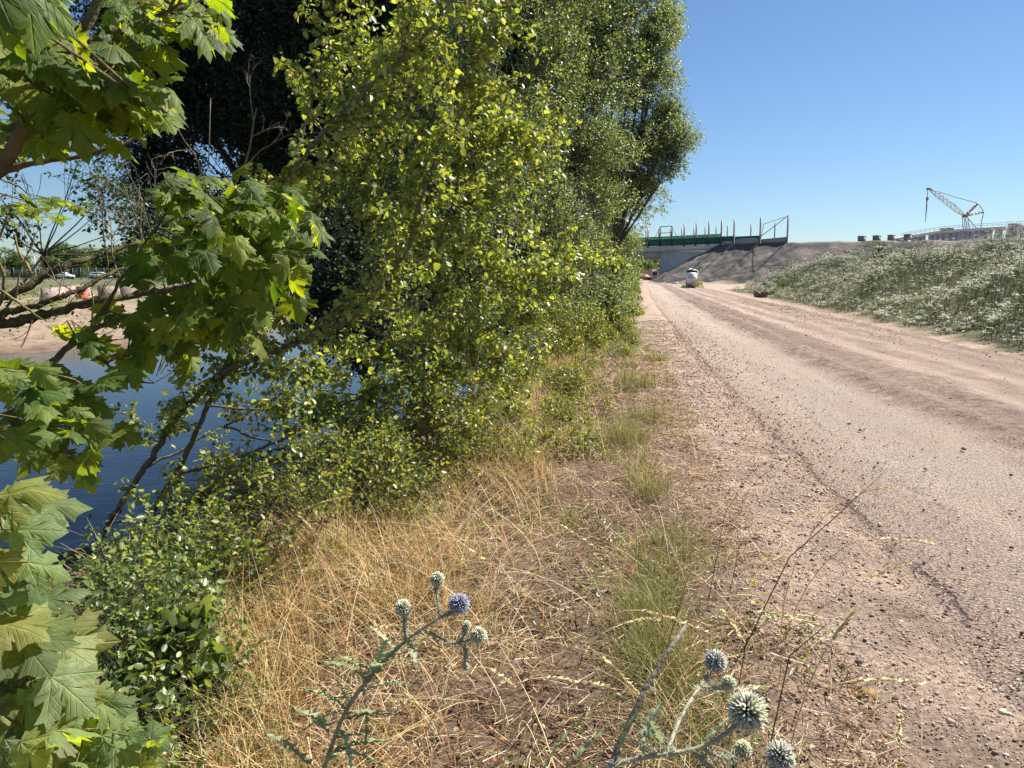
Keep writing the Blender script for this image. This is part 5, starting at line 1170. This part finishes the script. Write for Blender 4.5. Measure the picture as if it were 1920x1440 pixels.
def stalks():
    r = np.random.default_rng(120)
    for i, (x0, y0, x1, y1, k) in enumerate(SK):
        t0, t1 = gt(x0, y0) * k, gt(x1, y1) * k; t1 = t0 * r.uniform(.95, 1.05); A, B = PR(x0, y0, t0), PR(x1, y1, t1)
        d = norm(B - A); base = A - d * np.array([1, 1, 0]) * r.uniform(.15, .35) + np.array([r.uniform(-.2, 0), r.uniform(-.15, .15), 0]); base[2] = float(H(base[0], base[1]))
        e = empty('seed_head_grass', base, 'dry grass stalk arching over the verge with a pale seed head', 'grass stalk', 'dry grass stalks with pale seed heads')
        c1 = base * .4 + A * .6; c1[2] = A[2] * .95 + .05; tt = np.linspace(0, 1, 10)[:, None]
        q = base * (1 - tt) ** 3 + 3 * (base + [0, 0, A[2] * .6]) * tt * (1 - tt) ** 2 + 3 * (A - d * .12) * tt ** 2 * (1 - tt) + A * tt ** 3
        mb = MB(); mb.tube(q, np.linspace(.0022, .0012, 10), 4, (.62, .50, .28)); mb.build('stem', M_straw, e)
        m = 34; f = np.linspace(0, 1, m); sag = np.array([0, 0, -1]) * (np.linalg.norm(B - A) * .12 * f ** 2)[:, None]
        pos = A + (B - A) * f[:, None] + sag + np.array([0, 0, .0]); ph = np.arange(m) * 2.2; X = norm(np.cross(d, [0, 0, 1.])); Y = np.cross(X, d)
        dd = norm(d * 1.2 + (X * np.cos(ph)[:, None] + Y * np.sin(ph)[:, None]) * .45)
        V, ff, s, c, _ = place(LEAF_T * np.array([.55, 1, 3.0]), LEAF_F, pos, dd, r.normal(size=(m, 3)), r.uniform(.012, .020, m), palette(r, m, [(.80, .68, .40), (.70, .57, .28), (.86, .78, .54)]))
        sk = MB(); sk.tube(A + (B - A) * f[::6, None] + sag[::6], .001, 4, (.5, .4, .2)); sv = np.concatenate(sk.v)
        V, ff, s, c, _ = merge([(V, ff, s, c), (sv, np.array([a for q_ in sk.f for a in q_]), np.array([len(q_) for q_ in sk.f]), np.concatenate(sk.c))])
        mesh_np('seed_head', V, ff, s, M_straw, e, c)
stalks()
# long bare stems and yarrow-like heads near the road edge
def bare_stem(lb, pts, rad, col, head=None, name='dry_stem', cat='stem', hc=((.45, .5, .25), (.6, .62, .4))):
    r = np.random.default_rng(int(pts[0][0])); q = np.array([P(*p_) for p_ in pts]); b = q[0].copy(); b[2] = min(b[2], float(H(b[0], b[1])) + 0) if q[0][2] < .35 else b[2]
    e = empty(name, b, lb, cat); mb = MB(); q2 = np.concatenate([[b], q[1:]]) if q[0][2] < .35 else q
    mb.tube(q2, np.linspace(rad, rad * .5, len(q2)), 7, col, wob=.1, rng=r); mb.build('stem', M_bark, e, smooth=True)
    if head:
        n = 60; pos = q[-1] + r.normal(0, 1, (n, 3)) * np.array([head, head, head * .35]); V, f, s, c, _ = place(LEAF_T, LEAF_F, pos, r.normal(size=(n, 3)) * [1, 1, .3], norm(r.normal(0, .4, (n, 3)) + [0, 0, 1]), r.uniform(.006, .011, n), palette(r, n, hc)); mesh_np('flower_head', V, f, s, M_flower, e, c)
bare_stem('thick grey dead stick rising from the bottom edge between the thistles', [(1120, 1500, .72), (1160, 1400, .74), (1210, 1290, .76), (1250, 1225, .78), (1287, 1172, .8)], .0068, (.20, .17, .14), name='dead_stick', cat='stick')
bare_stem('long thin brown stem leaning out over the road', [(1400, 1150, 1.7), (1480, 1045, 1.65), (1560, 975, 1.6), (1663, 880, 1.6)], .0028, (.22, .15, .09))
bare_stem('dark thin stem ending in a green tuft on the gravel', [(1330, 1060, 1.9), (1360, 960, 1.95), (1412, 882, 2.0)], .002, (.10, .12, .05), .012, hc=((.1, .16, .05), (.14, .2, .06)))
bare_stem('yarrow stem with a drooping green flower head, rightmost', [(1440, 1300, 1.25), (1480, 1230, 1.25), (1545, 1175, 1.25), (1562, 1185, 1.25)], .0026, (.16, .15, .07), .014, name='yarrow', cat='yarrow')
bare_stem('yarrow stem with a small head left of the drooping one', [(1370, 1260, 1.3), (1400, 1200, 1.3), (1445, 1158, 1.3)], .0022, (.16, .15, .07), .012, name='yarrow', cat='yarrow')
bare_stem('yarrow with a white head low on the gravel edge', [(1370, 1080, 2.0), (1385, 1030, 2.0), (1400, 1000, 2.0)], .002, (.13, .14, .06), .02, name='yarrow', cat='yarrow', hc=((.7, .7, .55), (.6, .62, .45)))
bare_stem('yarrow with a white head beside the tall green tuft', [(1225, 800, 4.1), (1228, 760, 4.2), (1232, 728, 4.2)], .0025, (.13, .14, .06), .035, name='yarrow', cat='yarrow', hc=((.75, .75, .62), (.65, .66, .5)))
bare_stem('yarrow with a white head farther up the road edge', [(1250, 720, 5.6), (1250, 690, 5.7), (1252, 650, 5.8)], .003, (.13, .14, .06), .04, name='yarrow', cat='yarrow', hc=((.75, .75, .62), (.65, .66, .5)))
bare_stem('slanting dark stem before the gravel, left of the green tufted one', [(1230, 1180, 1.5), (1290, 1080, 1.6), (1350, 985, 1.7)], .002, (.13, .11, .05))

# ---- globe thistles
M_spike = mat_attr('thistle', .7, .35, (1.2, 1.25, .95), .3)
def thistle(lb, stems, heads, leaves, seed):
    r = np.random.default_rng(seed); b = P(*stems[0][0][0]); e = empty('globe_thistle', (b[0], b[1], float(H(b[0], b[1]))), lb, 'thistle')
    mb = MB(); SC = (.46, .43, .30)
    g = np.array([b[0] - .05, b[1] + .05, float(H(b[0], b[1]))]); mb.tube([g, (g + b) / 2 + [.02, 0, 0], b], [.006, .0055, .005], 8, SC)
    for pts, ra, rb in stems:
        q = np.array([P(*p_) for p_ in pts]); s = np.linspace(0, 1, len(q)); ss = np.linspace(0, 1, 14); Q = np.stack([np.interp(ss, s, q[:, a]) for a in range(3)], 1); Q[1:-1] = (Q[:-2] + Q[1:-1] * 2 + Q[2:]) / 4
        mb.tube(Q, np.linspace(ra, rb, 14) * .78, 8, SC, wob=.14, rng=r)
    for pts, ra, rb in stems:      # soft hairs and small bract leaves on the stem
        q = np.array([P(*p_) for p_ in pts]); s = np.linspace(0, 1, len(q)); ss = r.uniform(0, 1, 70); Q = np.stack([np.interp(ss, s, q[:, a]) for a in range(3)], 1)
        for p_ in Q: mb.tube([p_, p_ + norm(r.normal(size=3)) * r.uniform(.006, .014), p_ + norm(r.normal(size=3)) * .012], [.0009, .0006, .0003], 3, (.62, .62, .5), cap=False)
    mb.build('stem', M_spike, e, smooth=True)
    for (px, py, rp, t, bl) in heads:
        c = P(px, py, t); R = rp * t * KT / FPX; n = 260 if R > .012 else 130
        i = np.arange(n) + .5; ph = np.arccos(1 - 2 * i / n); th = math.pi * (1 + 5 ** .5) * i
        d = np.stack([np.cos(th) * np.sin(ph), np.sin(th) * np.sin(ph), np.cos(ph)], 1) + r.normal(0, .06, (n, 3)); d = norm(d)
        inner = .55 * R; L = R * r.uniform(.88, 1.08, n)
        upf = smoothstep(-.3, .7, d[:, 2]); c0 = np.array([(.55, .55, .38)]) * (1 - bl * upf[:, None]) + np.array([(.52, .52, .66)]) * bl * upf[:, None]
        a1 = sticks(c + d * inner * .6, c + d * (L * .78)[:, None], .0007 + R * .07, c0 * r.uniform(.8, 1.1, (n, 1)), .75)
        tipc = np.array([(.92, .90, .74)]) * (1 - bl) + np.array([(.66, .66, .85)]) * bl
        a2 = sticks(c + d * (L * .7)[:, None], c + d * L[:, None], .0006 + R * .06, tipc * r.uniform(.85, 1.05, (n, 1)), .15)
        ball = place(ICO, ICF, c[None], np.array([[1., 0, 0]]), np.array([[0, 0, 1.]]), np.array([inner]), np.array([(.10, .13, .09)]))
        V, f, s, cc, _ = merge([a1, a2, ball]); mesh_np('flower_head', V, f, s, M_spike, e, cc)
    if len(leaves) > 8:
        q = np.array(stems[0][0]); ss = np.linspace(0, 1, len(q))
        for f_ in np.linspace(.05, .8, 24):
            leaves = leaves + [(np.interp(f_, ss, q[:, 0]), np.interp(f_, ss, q[:, 1]), np.interp(f_, ss, q[:, 2]), r.uniform(.05, .12) * (1.1 - .5 * f_), r.normal(), r.normal() * .6, r.normal() * .5 + .3)]
    for k, (px, py, t, L, dx, dy, dz) in enumerate(leaves):    # spiny lobed leaves
        p0 = P(px, py, t); d = norm(np.array([dx, dy, dz])); X = norm(np.cross(d, np.array([.1, .5, 1.]))); Z = np.cross(X, d); V = []; F = []; m = 15
        for i in range(m + 1):
            f = i / m; cpt = p0 + d * L * f + Z * (-.25 * L * f * f + .02 * L * math.sin(i * 2.3)) + X * (.06 * L * math.sin(f * 4 + k)); V.append(cpt)
            ww = L * (.20 + .08 * math.sin(i * 5.1 + k)) * math.sin(math.pi * min(.08 + f * .92, 1)) * (1.0 if i % 2 else .16)
            V.append(cpt + X * ww + d * L * .07 + Z * .03 * L * (i % 2)); V.append(cpt - X * ww + d * L * .07 + Z * .03 * L * (i % 2))
        for i in range(m): a = 3 * i; F += [(a, a + 1, a + 4, a + 3), (a, a + 3, a + 5, a + 2)]
        mm = MB(); mm.add(V, F, np.array((.34, .40, .24)) * r.uniform(.8, 1.25)); mm.build('leaf', M_spike, e)
thistle('globe thistle with one lilac head among green ones, left in the dry grass',
    [([(590, 1500, .80), (640, 1340, .82), (700, 1260, .84), (760, 1200, .85), (830, 1155, .86)], .0058, .0035), ([(830, 1155, .86), (848, 1148, .86), (860, 1138, .86)], .003, .0026), ([(825, 1160, .86), (818, 1115, .86), (815, 1095, .86)], .0028, .0022),
     ([(800, 1185, .85), (850, 1208, .85), (895, 1196, .85)], .003, .0024), ([(862, 1208, .85), (872, 1185, .85), (874, 1176, .85)], .0022, .002), ([(872, 1206, .85), (873, 1225, .85), (872, 1244, .85)], .002, .0018), ([(760, 1200, .85), (758, 1170, .85), (756, 1150, .85)], .0028, .0022)],
    [(861, 1132, 21, .86, 1.0), (756, 1140, 17, .85, .15), (820, 1086, 15, .86, .1), (897, 1191, 17, .85, .1), (873, 1250, 8, .85, .0), (875, 1172, 9, .85, .0)],
    [(650, 1330, .82, .10, -.6, .3, .3), (680, 1290, .83, .11, .3, .5, .4), (700, 1265, .84, .09, -.7, .4, .4), (740, 1220, .85, .08, -.6, .5, .6), (770, 1195, .85, .06, .2, -.3, -.6), (800, 1180, .85, .05, .5, .1, -.6), (620, 1380, .81, .12, -.5, .5, .2), (640, 1350, .82, .11, .6, .2, .1), (720, 1240, .84, .07, .5, -.2, .2),
     (605, 1420, .8, .13, .5, .3, .1), (590, 1440, .8, .13, -.5, .3, .3)], 131)
thistle('large globe thistle with five grey white heads at the bottom right of the grass',
    [([(1060, 1500, .55), (1150, 1430, .55), (1230, 1416, .55), (1300, 1408, .55), (1350, 1385, .55), (1385, 1355, .55)], .0045, .0035), ([(1250, 1412, .56), (1275, 1345, .6), (1320, 1275, .66), (1335, 1255, .66)], .0042, .003), ([(1320, 1290, .63), (1345, 1288, .63), (1362, 1284, .63)], .002, .002),
     ([(1320, 1405, .55), (1360, 1425, .56), (1392, 1412, .57)], .003, .0022), ([(1300, 1410, .55), (1380, 1480, .54), (1440, 1450, .54), (1460, 1430, .54)], .0035, .003)],
    [(1342, 1240, 23, .67, .45), (1366, 1281, 15, .63, .1), (1401, 1333, 39, .55, .12), (1393, 1404, 17, .57, .0), (1463, 1417, 29, .54, .3)],
    [(1160, 1425, .55, .07, .2, .3, .8), (1250, 1412, .55, .06, -.3, .2, .8), (1200, 1420, .55, .08, .3, .5, .6), (1330, 1395, .55, .04, .4, .4, .5), (1010, 1470, .58, .09, .3, .3, .7), (1060, 1450, .57, .08, .5, .4, .6)], 132)

# lobed green weeds at the very bottom and a curled leaf
crown_plant('leafy_weed', 'broad leaved weed shoot hanging over the lower left bank', 'weed', P(400, 1300, 1.5)[:2], lob((350, 1190, 1.3, .05), (365, 1270, 1.35, .05), (320, 1290, 1.35, .05)), 900, .08, 4, .06, [(.08, .12, .045), (.13, .18, .06)], seed=140, trunk_r=.004, stems=1, stick_r=.001, gap=-2, group=None, wx=1.2)
for i, (px, py, lb) in enumerate(((1187, 1070, 'orange red dead leaf on the verge, upper of two'), (1215, 1105, 'dark red dead leaf below the orange one'), (1640, 1295, 'curled ochre leaf on the stones at the right'), (1410, 1105, 'small yellow leaf at the soil edge'))):
    t = gt(px, py); q = PR(px, py, t); rr = np.random.default_rng(150 + i); cc = ((.55, .10, .03), (.26, .07, .03), (.34, .22, .07), (.65, .5, .05))[i]
    V, f, s, c, uv = place(MAPLE_T * np.array([1, 1, 3.0]), MAPLE_F, np.array([[q[0], q[1], float(zroad(q[0], q[1])) + .025]]), rr.normal(size=(1, 3)) * [1, 1, .2], np.array([[.2, -.4, 1.]]), np.array([.05 if i < 2 else (.09, .03)[i - 2]]), np.array([cc]))
    tag(mesh_np('fallen_leaf', V, f, s, M_straw, None, c), lb, 'leaf', 'fallen leaves lying on the verge')

# ================================================================= far side of the pond
M_pink = mat_simple('barrier_concrete', (.33, .24, .20), .9, nscale=2.5, namt=.4, bump=.5, bscale=12)
M_orange = mat_simple('orange_plastic', (.50, .13, .06), .6, nscale=4, namt=.4)
def far_barrier(px, py, t, w_, rz, lb, mt, group='barrier blocks on the far shore'):
    q = P(px, py, t); z0 = float(H(q[0], q[1])); e = tag(bpy.data.objects.new('tmp', None)) if False else None
    m = MB(); prof = [(-.40, 0), (-.38, .10), (-.17, .32), (-.11, .80), (.11, .80), (.17, .32), (.38, .10), (.40, 0)]; V = []
    for sgn in (-1, 1):
        for a, z in prof: V.append((q[0] + sgn * w_ / 2 * math.cos(rz) - a * math.sin(rz), q[1] + sgn * w_ / 2 * math.sin(rz) + a * math.cos(rz), z0 + z - .02))
    n = len(prof); m.add(V, [tuple(range(n)), tuple(range(2 * n - 1, n - 1, -1))] + [(i, i + n, (i + 1) % n + n, (i + 1) % n) for i in range(n)])
    tag(m.build('barrier_block', mt, None), lb, 'barrier', group)
far_barrier(100, 556, 24, 1.3, 1.1, 'leftmost pale concrete barrier block on the far shore', M_pink)
far_barrier(128, 553, 26, 1.5, 1.0, 'second concrete barrier block right of the leftmost', M_pink)
far_barrier(148, 550, 28, 1.5, 1.0, 'third concrete barrier block, half behind the mossy bough', M_pink)
far_barrier(155, 560, 25, .6, .3, 'orange barrier block lying near the concrete ones', M_orange)
far_barrier(205, 556, 27, 1.3, .4, 'dusty barrier block right of the orange one', M_pink)
far_barrier(245, 548, 30, 2.0, .6, 'farthest concrete barrier block among the leaves', M_pink)
M_lampm = mat_simple('white_pole', (.6, .62, .65), .5); M_fence = mat_simple('fence_metal', (.10, .12, .11), .6, .3); M_carw = mat_simple('white_car_paint', (.72, .74, .78), .25)
def pole():
    q = P(67, 515, 62); z = float(H(q[0], q[1])); e = empty('lamp_post', (q[0], q[1], z), 'slim white lamp post beyond the far shore', 'lamp post')
    m = MB(); m.tube([(q[0], q[1], z), (q[0], q[1], z + 2.4), (q[0], q[1], z + 4.7)], [.09, .08, .06], 8); m.build('pole', M_lampm, e)
    m = MB(); m.box((q[0] + .25, q[1], z + 4.72), (.7, .25, .12)); m.build('lamp_head', M_lampm, e)
pole()
def fence():
    A, B = P(-60, 512, 66), P(330, 512, 78); z = float(H(A[0], A[1])); e = empty('mesh_fence', (A[0], A[1], z), 'dark bar fence along the street beyond the far shore', 'fence')
    A[2] = B[2] = z; n = 26
    for i in range(n + 1):
        p = A + (B - A) * i / n; m = MB(); m.box((p[0], p[1], p[2] + 1.1), (.1, .1, 2.2)); m.build('post', M_fence, e)
    m = MB()
    for hh in (.2, 1.1, 2.0): m.quadbar(A + [0, 0, hh], B + [0, 0, hh], .05)
    for i in range(260):
        p = A + (B - A) * (i + .5) / 260; m.quadbar(p + [0, 0, .2], p + [0, 0, 2.0], .025)
    m.build('bars', M_fence, e)
fence()
def far_car(px, py, t, rz, lb):
    q = P(px, py, t); z0 = float(H(q[0], q[1])); e = empty('parked_car', (q[0], q[1], z0), lb, 'car', 'white cars beyond the far shore')
    prof = [(-2.1, .35), (-2.15, .85), (-1.9, 1.0), (-1.3, 1.42), (.5, 1.45), (1.2, 1.0), (2.0, .85), (2.1, .4)]; c, s = math.cos(rz), math.sin(rz)
    def W(x, y, z): return (q[0] + x * c - y * s, q[1] + x * s + y * c, z0 + z)
    V = [W(x, yy * (.82 if z > 1.2 else 1), z) for yy in (-.85, .85) for x, z in prof]; n = len(prof)
    m = MB(); m.add(V, [tuple(range(n))[::-1], tuple(range(n, 2 * n))] + [(i, (i + 1) % n, (i + 1) % n + n, i + n) for i in range(n)]); m.build('body', M_carw, e)
    for yy in (-.86, .86):
        m = MB(); m.add([W(x, yy * k, z) for x, z, k in ((-1.6, 1.02, 1.0), (-1.2, 1.34, .87), (.4, 1.36, .87), (.95, 1.02, 1.0))] + [W(x, yy * k * .96, z) for x, z, k in ((-1.6, 1.02, 1.0), (-1.2, 1.34, .87), (.4, 1.36, .87), (.95, 1.02, 1.0))], [(0, 1, 2, 3), (7, 6, 5, 4), (0, 4, 5, 1), (1, 5, 6, 2), (2, 6, 7, 3), (3, 7, 4, 0)]); m.build('window', M_glass, e)
    for x in (-1.35, 1.35):
        for yy in (-.82, .82): m = MB(); m.tube([W(x, yy - .1, .34), W(x, yy, .34), W(x, yy + .1, .34)], .34, 14); m.build('wheel', M_black, e)
far_car(118, 506, 88, .1, 'white car beyond the far shore, behind the upper mossy bough')
far_car(187, 507, 80, .3, 'white car beyond the far shore, right of the other one')
# road strip and far trees
for i, px in enumerate((-90, -30, 20, 75, 125, 180, 235, 290, 345)):
    t = 104 + (i % 3) * 9; q = P(px, 505, t); hh = (8.0, 9.5, 8.5, 7.5, 10, 8.5, 11, 12, 12)[i]
    crown_plant('distant_tree', ('far green tree beyond the fence, %s from the left' % ('first', 'second', 'third', 'fourth', 'fifth', 'sixth', 'seventh', 'eighth', 'ninth')[i]), 'tree', (q[0], q[1]),
                [((q[0], q[1], hh * .55), hh * .5), ((q[0] + 2.5, q[1], hh * .4), hh * .42), ((q[0] - 2.5, q[1], hh * .35), hh * .4)], 16, .8, 5, .36, [(.07, .11, .03), (.10, .15, .04), (.05, .08, .025)], seed=160 + i, trunk_r=.2, stick_r=0, group='far trees beyond the fence')
# low green weeds on the far field
x = r.uniform(-60, -8, 9000); y = YM(r.uniform(16, 46, 9000)); d_, f_ = pond_sdf(x, y)
k = (d_ > 2.5) & (f_ > .5) & (vn2(x, y, .35, 21) > .56); x, y = x[k], y[k]; n = len(x)
V, f, s, c, uv = leaf_twigs(r, on_ground(x, y), norm(r.normal(0, .5, (n, 3)) + np.array([0, 0, 1])), r.uniform(.15, .45, n), 4, .12, [(.12, .15, .06), (.18, .19, .09), (.08, .11, .04)])
tag(mesh_np('field_weeds', V, f, s, M_leaf, None, c), 'low scrubby weeds scattered on the far bare field', 'weeds', kind='stuff')
